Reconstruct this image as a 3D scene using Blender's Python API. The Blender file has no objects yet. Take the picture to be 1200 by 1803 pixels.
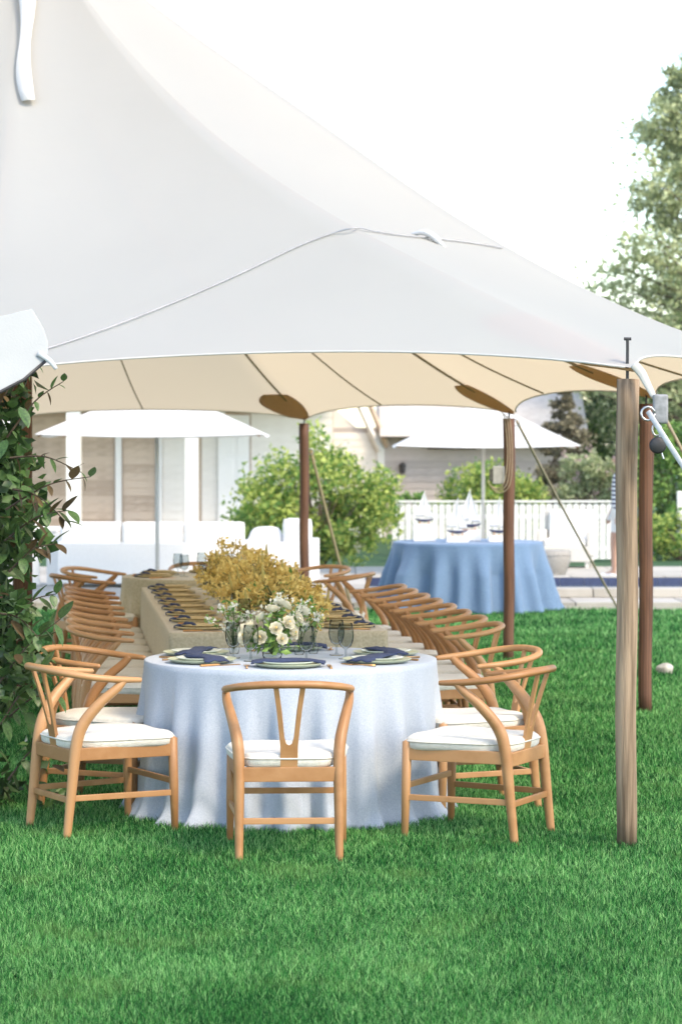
import bpy, bmesh, math, random
import numpy as np
from mathutils import Vector, Matrix
R = math.radians
random.seed(7); rng = np.random.default_rng(7)
S = bpy.context.scene
C = S.collection

# ------------------------------------------------------------------ camera, sky, sun, exposure
F = 4400.0; HZ = 788.0; CH = 1.8
cam = bpy.data.cameras.new('camera'); camo = bpy.data.objects.new('camera', cam); C.objects.link(camo)
cam.sensor_fit = 'VERTICAL'; cam.sensor_height = 36; cam.lens = 36 * F / 1803
camo.location = (0, 0, CH); camo.rotation_euler = (R(90) - math.atan((901.5 - HZ) / F), 0, 0)
cam.clip_start = .1; cam.clip_end = 3000
cam.dof.use_dof = True; cam.dof.focus_distance = 10.6; cam.dof.aperture_fstop = 5.0
S.camera = camo
SUN_AZ = 134.0; SUN_EL = 47.0            # azimuth measured from +Y (away from the camera) towards +X
w = bpy.data.worlds.new('World'); S.world = w; w.use_nodes = True
nt = w.node_tree; nt.nodes.clear()
sky = nt.nodes.new('ShaderNodeTexSky'); sky.sky_type = 'NISHITA'; sky.sun_disc = False
sky.sun_elevation = R(SUN_EL); sky.sun_rotation = R(SUN_AZ); sky.air_density = 1.0; sky.dust_density = 1.0; sky.ozone_density = 1.0
bg = nt.nodes.new('ShaderNodeBackground'); bg.inputs[1].default_value = .15
wo = nt.nodes.new('ShaderNodeOutputWorld')
nt.links.new(sky.outputs[0], bg.inputs[0]); nt.links.new(bg.outputs[0], wo.inputs[0])
sl = bpy.data.lights.new('sun', 'SUN'); sl.energy = .9; sl.angle = R(13.0); sl.color = (1, .88, .70)
so = bpy.data.objects.new('sun', sl); C.objects.link(so)
sd = Vector((math.sin(R(SUN_AZ)) * math.cos(R(SUN_EL)), math.cos(R(SUN_AZ)) * math.cos(R(SUN_EL)), math.sin(R(SUN_EL))))
so.rotation_euler = sd.to_track_quat('Z', 'Y').to_euler(); so.location = sd * 60
S.view_settings.view_transform = 'Standard'; S.view_settings.look = 'None'
S.view_settings.exposure = 1.82; S.view_settings.gamma = 1.0
S.view_settings.use_curve_mapping = False
S.view_settings.use_white_balance = True; S.view_settings.white_balance_temperature = 7250; S.view_settings.white_balance_tint = 10

def at(px, py, z=0.0):                  # a point at height z, from the survey of the place
    y = (CH - z) * F / (py - HZ); return Vector(((px - 600) / F * y, y, z))

# ------------------------------------------------------------------ mesh helpers: geometry = (verts, faces)
def join(*gs):
    V = []; Fc = []
    for v, f in gs:
        o = len(V); V += [tuple(p) for p in v]; Fc += [tuple(i + o for i in q) for q in f]
    return V, Fc
def move(g, t=(0, 0, 0), rz=0, s=1, M=None):
    m = M if M is not None else Matrix.Translation(t) @ Matrix.Rotation(rz, 4, 'Z') @ Matrix.Scale(s, 4)
    return [tuple(m @ Vector(p)) for p in g[0]], g[1]
def box(c, d, rz=0):
    x, y, z = [a / 2 for a in d]
    v = [(-x, -y, -z), (x, -y, -z), (x, y, -z), (-x, y, -z), (-x, -y, z), (x, -y, z), (x, y, z), (-x, y, z)]
    f = [(3, 2, 1, 0), (4, 5, 6, 7), (0, 1, 5, 4), (1, 2, 6, 5), (2, 3, 7, 6), (3, 0, 4, 7)]
    return move((v, f), c, rz)
def smooth_path(P, n=6):
    P = [Vector(p) for p in P]; out = []
    for i in range(len(P) - 1):
        p0 = P[max(i - 1, 0)]; p1 = P[i]; p2 = P[i + 1]; p3 = P[min(i + 2, len(P) - 1)]
        for k in range(n):
            t = k / n
            out.append(.5 * ((2 * p1) + (p2 - p0) * t + (2 * p0 - 5 * p1 + 4 * p2 - p3) * t * t + (3 * p1 - p0 - 3 * p2 + p3) * t ** 3))
    out.append(P[-1]); return out
def tube(P, r, n=8, flat=1.0, up=(0, 0, 1), round_end=False):
    P = [Vector(p) for p in P]; m = len(P)
    rr = r if isinstance(r, (list, tuple)) else [r] * m
    if len(rr) != m:
        rr = [float(np.interp(i / (m - 1), np.linspace(0, 1, len(rr)), rr)) for i in range(m)]
    V = []; Fc = []; ref = None
    for i in range(m):
        d = (P[min(i + 1, m - 1)] - P[max(i - 1, 0)]).normalized()
        if ref is None:
            u = Vector(up); u = u if abs(d.dot(u)) < .95 else Vector((1, 0, 0))
            a = d.cross(u).normalized()
        else:
            a = (ref - d * ref.dot(d)).normalized()
        ref = a; b = a.cross(d)
        for k in range(n):
            t = 2 * math.pi * k / n
            V.append(P[i] + a * math.cos(t) * rr[i] * flat + b * math.sin(t) * rr[i])
    for i in range(m - 1):
        for k in range(n):
            Fc.append((i * n + k, i * n + (k + 1) % n, (i + 1) * n + (k + 1) % n, (i + 1) * n + k))
    if round_end:
        for e, s in ((0, -1), (m - 1, 1)):
            d = (P[e] - P[e - 1 if e else 1]).normalized(); V.append(P[e] + d * rr[e] * .6); q = len(V) - 1
            for k in range(n):
                a_, b_ = e * n + k, e * n + (k + 1) % n
                Fc.append((b_, a_, q) if s < 0 else (a_, b_, q))
    else:
        Fc.append(tuple(range(n))[::-1]); Fc.append(tuple((m - 1) * n + k for k in range(n)))
    return [tuple(p) for p in V], Fc
def lathe(prof, n=24):
    V = []; Fc = []; m = len(prof)
    for r, z in prof:
        for k in range(n):
            t = 2 * math.pi * k / n; V.append((r * math.cos(t), r * math.sin(t), z))
    for i in range(m - 1):
        for k in range(n):
            Fc.append((i * n + k, i * n + (k + 1) % n, (i + 1) * n + (k + 1) % n, (i + 1) * n + k))
    if prof[0][0] > .001: Fc.append(tuple(range(n))[::-1])
    if prof[-1][0] > .001: Fc.append(tuple((m - 1) * n + k for k in range(n)))
    return V, Fc
def prism(poly, y0, y1):                # polygon in (x, z), thickness along y
    n = len(poly); V = [(x, y0, z) for x, z in poly] + [(x, y1, z) for x, z in poly]
    Fc = [tuple(range(n)), tuple(range(2 * n - 1, n - 1, -1))] + [(k, n + k, n + (k + 1) % n, (k + 1) % n) for k in range(n)]
    return V, Fc
def mk(name, g, m, parent=None, smooth=False, bevel=0, subd=0, solid=0):
    me = bpy.data.meshes.new(name); me.from_pydata([tuple(p) for p in g[0]], [], g[1]); me.update()
    bm = bmesh.new(); bm.from_mesh(me); bmesh.ops.recalc_face_normals(bm, faces=bm.faces)
    if bevel: bmesh.ops.bevel(bm, geom=list(bm.edges), offset=bevel, segments=2, profile=.7, affect='EDGES', clamp_overlap=True)
    bm.to_mesh(me); bm.free()
    if smooth: me.polygons.foreach_set('use_smooth', [True] * len(me.polygons))
    me.materials.append(m)
    o = bpy.data.objects.new(name, me); C.objects.link(o)
    if parent: o.parent = parent
    if subd: q = o.modifiers.new('subd', 'SUBSURF'); q.levels = subd; q.render_levels = subd
    if solid: q = o.modifiers.new('solid', 'SOLIDIFY'); q.thickness = solid; q.offset = 0
    return o
def share(o, parent, loc=(0, 0, 0), rot=(0, 0, 0), sc=(1, 1, 1), name=None):
    c = o.copy(); C.objects.link(c); c.parent = parent; c.location = loc; c.rotation_euler = rot; c.scale = sc
    if name: c.name = name
    return c
def tag(o, label=None, cat=None, group=None, kind=None):
    for k, v in (('label', label), ('category', cat), ('group', group), ('kind', kind)):
        if v: o[k] = v
    return o
def thing(name, label, cat, loc=(0, 0, 0), rz=0, group=None):
    o = bpy.data.objects.new(name, None); C.objects.link(o); o.empty_display_size = .1
    o.location = loc; o.rotation_euler = (0, 0, rz)
    return tag(o, label, cat, group)
def dup(root, loc, rz, label, group=None):
    def rec(o, p):
        c = o.copy(); C.objects.link(c); c.parent = p
        for ch in kids.get(o, []): rec(ch, c)
        return c
    kids = {}
    for ch in root.children_recursive: kids.setdefault(ch.parent, []).append(ch)
    r = rec(root, None); r.location = loc; r.rotation_euler = (0, 0, rz); r['label'] = label
    if group: r['group'] = group
    return r
def raw(name, V, Fidx, m, parent=None, k=3, smooth=False):      # fast mesh from arrays, k verts a face
    me = bpy.data.meshes.new(name); V = np.asarray(V, dtype=np.float32); Fi = np.asarray(Fidx, dtype=np.int32).reshape(-1, k)
    me.vertices.add(len(V)); me.vertices.foreach_set('co', V.ravel())
    me.loops.add(Fi.size); me.loops.foreach_set('vertex_index', Fi.ravel())
    me.polygons.add(len(Fi)); me.polygons.foreach_set('loop_start', np.arange(0, Fi.size, k, dtype=np.int32))
    me.polygons.foreach_set('loop_total', np.full(len(Fi), k, dtype=np.int32))
    if smooth: me.polygons.foreach_set('use_smooth', np.ones(len(Fi), dtype=bool))
    me.update(calc_edges=True); me.validate(); me.materials.append(m)
    o = bpy.data.objects.new(name, me); C.objects.link(o); o.parent = parent
    return o

# ------------------------------------------------------------------ materials
def pm(name, c1, c2=None, scale=8, rough=.6, bump=0, bscale=None, stretch=(1, 1, 1), trans=0, tcol=None, island=0,
       rnd=0, spec=.5, sheen=0, wave=None, metal=0, detail=6, dist=.004):
    m = bpy.data.materials.new(name); m.use_nodes = True; t = m.node_tree; N = t.nodes; L = t.links
    b = N['Principled BSDF']; out = N['Material Output']
    b.inputs['Roughness'].default_value = rough; b.inputs['Specular IOR Level'].default_value = spec; b.inputs['Metallic'].default_value = metal
    if sheen: b.inputs['Sheen Weight'].default_value = sheen
    tc = N.new('ShaderNodeTexCoord'); mp = N.new('ShaderNodeMapping'); mp.inputs['Scale'].default_value = stretch
    L.new(tc.outputs['Object'], mp.inputs[0])
    c2 = c2 or tuple(x * .75 for x in c1)
    nz = N.new('ShaderNodeTexNoise'); nz.inputs['Scale'].default_value = scale; nz.inputs['Detail'].default_value = detail; L.new(mp.outputs[0], nz.inputs[0])
    ramp = N.new('ShaderNodeValToRGB'); ramp.color_ramp.elements[0].position = .32; ramp.color_ramp.elements[1].position = .68
    ramp.color_ramp.elements[0].color = (*c2, 1); ramp.color_ramp.elements[1].color = (*c1, 1)
    fac = nz.outputs[0]
    if wave:
        wv = N.new('ShaderNodeTexWave'); wv.inputs['Scale'].default_value = wave[0]; wv.inputs['Distortion'].default_value = wave[1]
        wv.inputs['Detail'].default_value = 3; wv.bands_direction = wave[2]; L.new(mp.outputs[0], wv.inputs[0])
        mx = N.new('ShaderNodeMath'); mx.operation = 'ADD'; L.new(nz.outputs[0], mx.inputs[0])
        ml = N.new('ShaderNodeMath'); ml.operation = 'MULTIPLY_ADD'; ml.inputs[1].default_value = wave[3]; ml.inputs[2].default_value = -wave[3] / 2
        L.new(wv.outputs[1], ml.inputs[0]); L.new(ml.outputs[0], mx.inputs[1]); fac = mx.outputs[0]
    if island:
        ge = N.new('ShaderNodeNewGeometry'); a = N.new('ShaderNodeMath'); a.operation = 'MULTIPLY_ADD'
        a.inputs[1].default_value = island; a.inputs[2].default_value = -island / 2
        L.new(ge.outputs['Random Per Island'], a.inputs[0])
        a2 = N.new('ShaderNodeMath'); a2.operation = 'ADD'; L.new(a.outputs[0], a2.inputs[0]); L.new(fac, a2.inputs[1]); fac = a2.outputs[0]
    if rnd:
        oi = N.new('ShaderNodeObjectInfo'); a = N.new('ShaderNodeMath'); a.operation = 'MULTIPLY_ADD'
        a.inputs[1].default_value = rnd; a.inputs[2].default_value = -rnd / 2
        L.new(oi.outputs['Random'], a.inputs[0])
        a2 = N.new('ShaderNodeMath'); a2.operation = 'ADD'; L.new(a.outputs[0], a2.inputs[0]); L.new(fac, a2.inputs[1]); fac = a2.outputs[0]
    L.new(fac, ramp.inputs[0]); L.new(ramp.outputs[0], b.inputs['Base Color'])
    if bump:
        n2 = N.new('ShaderNodeTexNoise'); n2.inputs['Scale'].default_value = bscale or scale * 4; n2.inputs['Detail'].default_value = 4; L.new(mp.outputs[0], n2.inputs[0])
        bp = N.new('ShaderNodeBump'); bp.inputs['Strength'].default_value = bump; bp.inputs['Distance'].default_value = dist
        L.new(n2.outputs[0], bp.inputs['Height']); L.new(bp.outputs[0], b.inputs['Normal'])
    if trans:
        tr = N.new('ShaderNodeBsdfTranslucent'); mxs = N.new('ShaderNodeMixShader'); mxs.inputs[0].default_value = trans
        if tcol: tr.inputs[0].default_value = (*tcol, 1)
        else: L.new(ramp.outputs[0], tr.inputs[0])
        L.new(b.outputs[0], mxs.inputs[1]); L.new(tr.outputs[0], mxs.inputs[2]); L.new(mxs.outputs[0], out.inputs[0])
    return m
def glassm(name, tint, gloss=.9):
    m = bpy.data.materials.new(name); m.use_nodes = True; t = m.node_tree; N = t.nodes; L = t.links; N.remove(N['Principled BSDF'])
    tr = N.new('ShaderNodeBsdfTransparent'); tr.inputs[0].default_value = (*tint, 1)
    gl = N.new('ShaderNodeBsdfGlossy'); gl.inputs[0].default_value = (gloss, gloss, gloss, 1); gl.inputs['Roughness'].default_value = .03
    lw = N.new('ShaderNodeLayerWeight'); lw.inputs[0].default_value = .10; mx = N.new('ShaderNodeMixShader')
    L.new(lw.outputs['Fresnel'], mx.inputs[0]); L.new(tr.outputs[0], mx.inputs[1]); L.new(gl.outputs[0], mx.inputs[2]); L.new(mx.outputs[0], N['Material Output'].inputs[0])
    return m
def stripes(name, ca, cb, freq):
    m = pm(name, ca); t = m.node_tree; N = t.nodes; L = t.links; b = N['Principled BSDF']
    tc = N.new('ShaderNodeTexCoord'); sx = N.new('ShaderNodeSeparateXYZ'); L.new(tc.outputs['Object'], sx.inputs[0])
    a = N.new('ShaderNodeMath'); a.operation = 'MULTIPLY'; a.inputs[1].default_value = freq; L.new(sx.outputs[2], a.inputs[0])
    f = N.new('ShaderNodeMath'); f.operation = 'FRACT'; L.new(a.outputs[0], f.inputs[0])
    g = N.new('ShaderNodeMath'); g.operation = 'GREATER_THAN'; g.inputs[1].default_value = .5; L.new(f.outputs[0], g.inputs[0])
    x = N.new('ShaderNodeMix'); x.data_type = 'RGBA'; x.inputs[6].default_value = (*ca, 1); x.inputs[7].default_value = (*cb, 1)
    L.new(g.outputs[0], x.inputs[0]); L.new(x.outputs[2], b.inputs['Base Color']); return m
M = {}
M['lawn'] = pm('lawn', (.026, .10, .026), (.014, .055, .015), 3, .9, .6, 60)
M['grass'] = pm('grass', (.16, .46, .16), (.016, .11, .042), 1.1, .6, island=1.25, trans=.30, spec=.15, detail=3)
_t = M['grass'].node_tree; _n = _t.nodes.new('ShaderNodeTexNoise'); _n.inputs['Scale'].default_value = 1.5; _n.inputs['Detail'].default_value = 6; _n.inputs['Roughness'].default_value = .65
_tc = _t.nodes.new('ShaderNodeTexCoord'); _t.links.new(_tc.outputs['Object'], _n.inputs[0])
_mr = _t.nodes.new('ShaderNodeMapRange'); _mr.inputs[1].default_value = .55; _mr.inputs[2].default_value = .75; _mr.inputs[4].default_value = .55; _t.links.new(_n.outputs[0], _mr.inputs[0])
_mx = _t.nodes.new('ShaderNodeMix'); _mx.data_type = 'RGBA'; _mx.inputs[7].default_value = (.20, .36, .10, 1); _t.links.new(_mr.outputs[0], _mx.inputs[0])
_rp = [n for n in _t.nodes if n.type == 'VALTORGB'][0]
for _l in list(_t.links):
    if _l.from_node == _rp: _to = _l.to_socket; _t.links.new(_mx.outputs[2], _to)
_t.links.new(_rp.outputs[0], _mx.inputs[6])
_r = [n for n in M['grass'].node_tree.nodes if n.type == 'VALTORGB'][0].color_ramp
_r.elements[0].position = .05; _r.elements[0].color = (.006, .052, .014, 1); _r.elements[1].position = .70; _r.elements[1].color = (.070, .33, .070, 1); _e = _r.elements.new(.42); _e.color = (.022, .165, .034, 1); _e = _r.elements.new(.98); _e.color = (.30, .60, .22, 1)
M['oak'] = pm('oak', (.44, .232, .102), (.335, .158, .058), 11, .45, .12, 120, rnd=.6, detail=9)
M['pad'] = pm('pad', (.69, .66, .585), (.60, .57, .50), 60, .95, .6, 190, sheen=.3, dist=.006)
M['linen'] = pm('linen', (.455, .50, .56), (.35, .40, .475), 160, .9, .5, 420, sheen=.2, detail=3)
M['natural'] = pm('natural', (.50, .425, .30), (.36, .30, .20), 70, .9, .5, 300, sheen=.2)
M['bluecloth'] = pm('bluecloth', (.14, .235, .36), (.09, .16, .27), 120, .85, .4, 300, sheen=.2)
M['canvas'] = pm('canvas', (.61, .615, .60), (.59, .595, .58), .8, .75, .32, 2.4, trans=.46, tcol=(.80, .635, .435), spec=.2, dist=.03)
M['hem'] = pm('hem', (.64, .645, .635), (.60, .605, .595), 6, .8, trans=.2, tcol=(.85, .68, .42))
M['patch'] = pm('patch', (.50, .40, .26), (.40, .31, .19), 20, .85, trans=.55, tcol=(.75, .55, .33))
M['seam'] = pm('seam', (.30, .25, .16), (.24, .19, .12), 10, .9)
M['greycord'] = pm('greycord', (.42, .42, .43), (.33, .33, .34), 10, .9)
M['flap'] = pm('flap', (.40, .42, .435), (.36, .38, .395), 5, .8, .2, 120)
M['dark'] = pm('dark', (.035, .035, .04), (.02, .02, .022), 20, .5)
M['poleg'] = pm('poleg', (.36, .26, .175), (.115, .075, .045), 13, .85, .9, 60, (3.2, 3.2, .16), wave=(1.3, 14, 'Y', .22), detail=10)
M['poler'] = pm('poler', (.145, .066, .036), (.075, .032, .018), 9, .7, .4, 40, (3, 3, .25), wave=(5, 6, 'X', .3))
M['rope'] = pm('rope', (.42, .36, .26), (.27, .22, .15), 120, .9, .5, 300)
M['strapw'] = pm('strapw', (.56, .58, .60), (.44, .46, .48), 60, .8)
M['olive'] = pm('olive', (.30, .24, .13), (.20, .155, .08), 120, .85)
M['steel'] = pm('steel', (.55, .56, .58), (.40, .41, .43), 30, .35, metal=.9)
M['plug'] = pm('plug', (.10, .10, .09), (.06, .06, .055), 30, .6)
M['plug2'] = pm('plug2', (.30, .31, .33), (.20, .21, .22), 40, .6)
M['greybox'] = pm('greybox', (.42, .43, .42), (.32, .33, .32), 20, .6)
M['vine'] = pm('vine', (.085, .175, .050), (.025, .066, .020), 9, .42, island=.5, trans=.22)
M['vinered'] = pm('vinered', (.13, .085, .035), (.07, .045, .02), 9, .45, rnd=.6, trans=.25)
M['vinetwig'] = pm('vinetwig', (.10, .07, .045), (.05, .035, .025), 30, .8)
M['bark'] = pm('bark', (.16, .12, .085), (.09, .065, .045), 14, .9, .8, 30)
M['leafy'] = pm('leafy', (.50, .58, .14), (.13, .27, .05), 2, .5, island=.9, trans=.4)
M['leafd'] = pm('leafd', (.33, .50, .13), (.10, .23, .05), 2, .5, island=.8, trans=.35)
M['leafo'] = pm('leafo', (.60, .64, .36), (.28, .34, .16), .9, .5, island=.9, trans=.4)
M['leafb'] = pm('leafb', (.30, .27, .17), (.14, .12, .07), 2, .6, island=.6, trans=.3)
M['pinkfl'] = pm('pinkfl', (.62, .46, .44), (.50, .36, .33), 5, .7, trans=.3, island=.5)
M['whitefl'] = pm('whitefl', (.80, .78, .70), (.70, .68, .56), 8, .6, trans=.3, island=.4)
M['gold'] = pm('gold', (.86, .70, .28), (.60, .42, .12), 6, .7, trans=.3, island=.6)
M['golddark'] = pm('golddark', (.45, .36, .11), (.28, .22, .06), 6, .7, island=.5)
M['stem'] = pm('stem', (.12, .16, .05), (.07, .10, .03), 20, .6)
M['rose'] = pm('rose', (.84, .81, .68), (.78, .72, .55), 30, .55, trans=.2)
M['rosec'] = pm('rosec', (.72, .58, .28), (.60, .44, .16), 40, .6)
M['sage'] = pm('sage', (.46, .50, .36), (.39, .43, .30), 26, .35, spec=.5)
M['rattan'] = pm('rattan', (.50, .40, .22), (.33, .25, .12), 90, .8, .7, 200)
M['ochre'] = pm('ochre', (.52, .40, .20), (.42, .31, .14), 40, .5)
M['celadon'] = pm('celadon', (.62, .68, .62), (.55, .61, .55), 20, .22)
M['napkin'] = pm('napkin', (.034, .052, .115), (.022, .034, .08), 90, .9, .4, 250)
M['brass'] = pm('brass', (.62, .36, .17), (.50, .27, .12), 30, .3, metal=.9)
M['smoke'] = glassm('smoke', (.84, .865, .87)); M['clear'] = glassm('clear', (.93, .95, .94))
M['water'] = pm('water', (.33, .42, .45), (.28, .37, .42), .7, .06, .25, 3, spec=.6)
M['stone'] = pm('stone', (.46, .43, .38), (.36, .335, .29), 3, .85, .3, 40, rnd=.5)
M['rock'] = pm('rock', (.52, .50, .44), (.30, .28, .24), 16, .9, .8, 40)
M['white'] = pm('white', (.78, .77, .75), (.72, .71, .69), 2, .6)
M['trim'] = pm('trim', (.80, .79, .76), (.75, .74, .71), 2, .5)
M['upholst'] = pm('upholst', (.82, .82, .82), (.77, .77, .77), 60, .9, .4, 200)
M['shingle'] = pm('shingle', (.60, .48, .375), (.46, .355, .27), 6, .9, .5, 30, (1, 1, 2), rnd=.6)
M['clap'] = pm('clap', (.78, .74, .68), (.72, .68, .62), 5, .8, rnd=.3)
M['greyshingle'] = pm('greyshingle', (.55, .49, .46), (.45, .40, .375), 6, .9, .5, 30, (1, 1, 2), rnd=.6)
M['roofm'] = pm('roofm', (.60, .56, .52), (.50, .46, .43), 6, .9, .4, 30, rnd=.4)
M['parasol'] = pm('parasol', (.80, .80, .79), (.76, .76, .75), 2, .8, trans=.3, tcol=(.85, .82, .76))
M['glassp'] = pm('glassp', (.10, .12, .14), (.06, .07, .09), 2, .08, spec=.8)
M['wicker'] = pm('wicker', (.70, .68, .64), (.55, .53, .49), 60, .8, .9, 120)
M['basket'] = pm('basket', (.40, .38, .35), (.26, .25, .23), 60, .85, 1, 110)
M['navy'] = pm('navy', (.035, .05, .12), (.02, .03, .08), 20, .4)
M['sail'] = pm('sail', (.82, .82, .82), (.78, .78, .78), 4, .8, trans=.25)
M['terracotta'] = pm('terracotta', (.45, .20, .10), (.33, .14, .07), 10, .8)
M['skin'] = pm('skin', (.52, .32, .23), (.47, .28, .20), 20, .5)
M['hair'] = pm('hair', (.10, .065, .04), (.06, .04, .025), 40, .5)
M['shirt'] = stripes('shirt', (.74, .74, .74), (.03, .04, .10), 18)

# ------------------------------------------------------------------ setting: lawn, pool terrace
lawn = mk('lawn', ([(-900, -60, 0), (900, -60, 0), (900, 1900, 0), (-900, 1900, 0)], [(0, 1, 2, 3)]), M['lawn']); tag(lawn, 'mown green lawn', kind='structure')
pat = mk('terrace', box((-1, 32.0, .02), (24, 8.6, .04)), M['stone']); tag(pat, 'pale stone terrace', kind='structure')
paver = None
for i in range(20):
    for j in range(7):
        x = -12.4 + i * 1.2; y = 28.3 + j * 1.2
        if 0.2 < x and 29 < y < 31.4: continue
        if paver is None:
            paver = mk('paver', box((0, 0, 0), (1.185, 1.185, .04)), M['stone'], pat, bevel=.006); paver.location = (x, y, .062)
        else: share(paver, pat, (x, y, .062 + random.uniform(-.002, .002)))
pool = mk('pool', box((6.4, 30.1, .05), (12.2, 2.4, .04)), M['water']); tag(pool, 'pale still water of the pool', kind='structure')
for (cx, cy, sx, sy) in ((6.4, 28.75, 12.9, .34), (6.4, 31.45, 12.9, .34), (.13, 30.1, .34, 2.36)):
    n = max(1, int(round(max(sx, sy) / .6)))
    for k in range(n):
        L_ = max(sx, sy) / n; o_ = -max(sx, sy) / 2 + (k + .5) * L_
        g = box((0, 0, 0), ((L_ - .012), sy, .10) if sx > sy else (sx, L_ - .012, .10))
        q = mk('coping_stone', g, M['stone'], pool, bevel=.01); q.location = (cx + (o_ if sx > sy else 0), cy + (0 if sx > sy else o_), .135)

for k in range(40):  # navy strips paint in the shade on the far coping's inner face
    q = mk('wall_shade_strip', box((0, 0, 0), (.30, .012, .10)), M['navy'], pool) if k == 0 else share(q0, pool)
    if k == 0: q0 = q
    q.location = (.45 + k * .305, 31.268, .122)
# grass blades: nobody could count them
C1 = Vector((-.25, 12.38, 0))
def blades(n, y0, y1, hm, wm):
    yy = 1 / (1 / y0 + (1 / y1 - 1 / y0) * rng.random(n)); hw = .145 * yy + .7
    xx = (rng.random(n) * 2 - 1) * hw
    keep = (xx - C1.x) ** 2 + (yy - C1.y) ** 2 > .79 ** 2
    xx, yy = xx[keep], yy[keep]; n = len(xx)
    lump = np.sin(xx * 2.3 + 1.7 * np.sin(yy * 1.9)) * np.sin(yy * 2.1 + 1.1 * np.sin(xx * 2.9)) + .6 * np.sin(xx * 7.1 + 2 * np.sin(yy * 5)) * np.sin(yy * 6.3)
    h = hm * rng.uniform(.45, 1.3, n) * (1 + .15 * lump)
    wd = wm * rng.uniform(.6, 1.4, n) * (yy / 9.0) ** .8
    a = rng.random(n) * 2 * np.pi; px, py = np.cos(a), np.sin(a)
    la = rng.random(n) * 2 * np.pi; le = np.abs(rng.normal(0, .75, n)); lx, ly = np.cos(la) * le * h, np.sin(la) * le * h
    V = np.zeros((n, 3, 3), np.float32); z0 = np.full(n, -.002)
    V[:, 0] = np.stack([xx - px * wd, yy - py * wd, z0], 1); V[:, 1] = np.stack([xx + px * wd, yy + py * wd, z0], 1); V[:, 2] = np.stack([xx + lx, yy + ly, h], 1)
    return V.reshape(-1, 3), np.arange(n * 3, dtype=np.int32).reshape(-1, 3)
V1, F1 = blades(860000, 6.9, 16, .036, .0027); V2, F2 = blades(300000, 15.5, 27.6, .042, .0026)
gr = raw('grass', np.concatenate([V1, V2]), np.concatenate([F1, F2 + len(V1)]), M['grass']); tag(gr, 'fine green turf blades covering the lawn', 'grass', kind='stuff')

# ------------------------------------------------------------------ the tent
PK = Vector((-2.28, 17.9, 6.1))
PO = [(-1.75, 12.1, 2.13), (1.277, 11.17, 2.13), (2.75, 13.8, 2.13), (2.06, 16.9, 2.12), (1.41, 21.0, 2.07), (-.37, 25.2, 2.07),
      (-3.6, 26.3, 2.07), (-6.0, 24.6, 2.1), (-7.6, 21.0, 2.1), (-7.5, 17.0, 2.1), (-6.4, 13.8, 2.1), (-4.2, 12.4, 2.1)]
TK = [0, .2, .4, .6, .8, .9, 1]
PR = {1: [2.16, 2.63, 3.13, 3.76, 4.60, 5.2, 6.1], 2: [2.16, 2.56, 3.18, 3.98, 4.80, 5.3, 6.1]}
DEF = [2.15, 2.55, 3.05, 3.70, 4.58, 5.2, 6.1]
def prof(i, t):
    p = PR.get(i % len(PO), DEF); z0 = PO[i % len(PO)][2] + .02 - p[0]
    k = min(max(int(np.searchsorted(TK, t, 'right')) - 1, 0), len(TK) - 2); u = (t - TK[k]) / (TK[k + 1] - TK[k])
    def sl(j): return (p[min(j + 1, 6)] - p[max(j - 1, 0)]) / (TK[min(j + 1, 6)] - TK[max(j - 1, 0)])
    h = TK[k + 1] - TK[k]; m0, m1 = sl(k) * h, sl(k + 1) * h
    z = (2 * u ** 3 - 3 * u * u + 1) * p[k] + (u ** 3 - 2 * u * u + u) * m0 + (-2 * u ** 3 + 3 * u * u) * p[k + 1] + (u ** 3 - u * u) * m1
    return z + z0 * max(0, 1 - t)
OUT = []
for x, y, z in PO:
    c_ = Vector((x - PK.x, y - PK.y, 0)).normalized() * .085; OUT.append(Vector((x + c_.x, y + c_.y, z - .02)))
def canopy(i, s, t):                    # bay i, position s along its edge, t from edge to peak
    a = OUT[i % len(PO)]; b = OUT[(i + 1) % len(PO)]; q = 4 * s * (1 - s)
    t0 = .058 * q ** .8 * (1 - t); tt = min(t0 + t, 1.0)
    p = a.lerp(b, s).lerp(PK, tt)
    ss = s * s * (3 - 2 * s)
    z = prof(i, tt) * (1 - ss) + prof(i + 1, tt) * ss - .10 * q * 4 * tt * (1 - tt) * .8
    return Vector((p.x, p.y, z))
NS, NT = 14, 34
V = []; Fc = []
nb = len(PO); cols = nb * NS
for j in range(NT):
    t = (j / (NT - 1)) * .985
    for i in range(nb):
        for k in range(NS): V.append(canopy(i, k / NS, t))
for j in range(NT - 1):
    for c in range(cols): Fc.append((j * cols + c, j * cols + (c + 1) % cols, (j + 1) * cols + (c + 1) % cols, (j + 1) * cols + c))
tent = thing('sailcloth_tent', 'large white sailcloth tent with swooping peak over the dining tables', 'tent', (PK.x, PK.y, 0))
def tp(name, g, m, **k):
    o = mk(name, g, m, **k)
    if name in ('hem', 'seam', 'reinforcement_patch'): o.parent = can
    else: o.parent = tent; o.matrix_parent_inverse = Matrix.Translation((-PK.x, -PK.y, 0))
    return o
can = tp('canopy', (V, Fc), M['canvas'], smooth=True)
for i in range(nb):                     # rolled hem along each scallop
    tp('hem', tube([canopy(i, .012 + .976 * k / 24, 0) + Vector((0, 0, -.004)) for k in range(25)], .006, 6), M['hem'], smooth=True)
for i in range(nb):                     # seams on the underside
    for s in (0, .5):
        P = [canopy(i, s, .012 + .64 * k / 30) + Vector((0, 0, -.022)) for k in range(31)]
        if s == 0: P = P[4:]
        tp('seam', tube(P, .011 if s == 0 else .007, 5), M['seam'])
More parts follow.
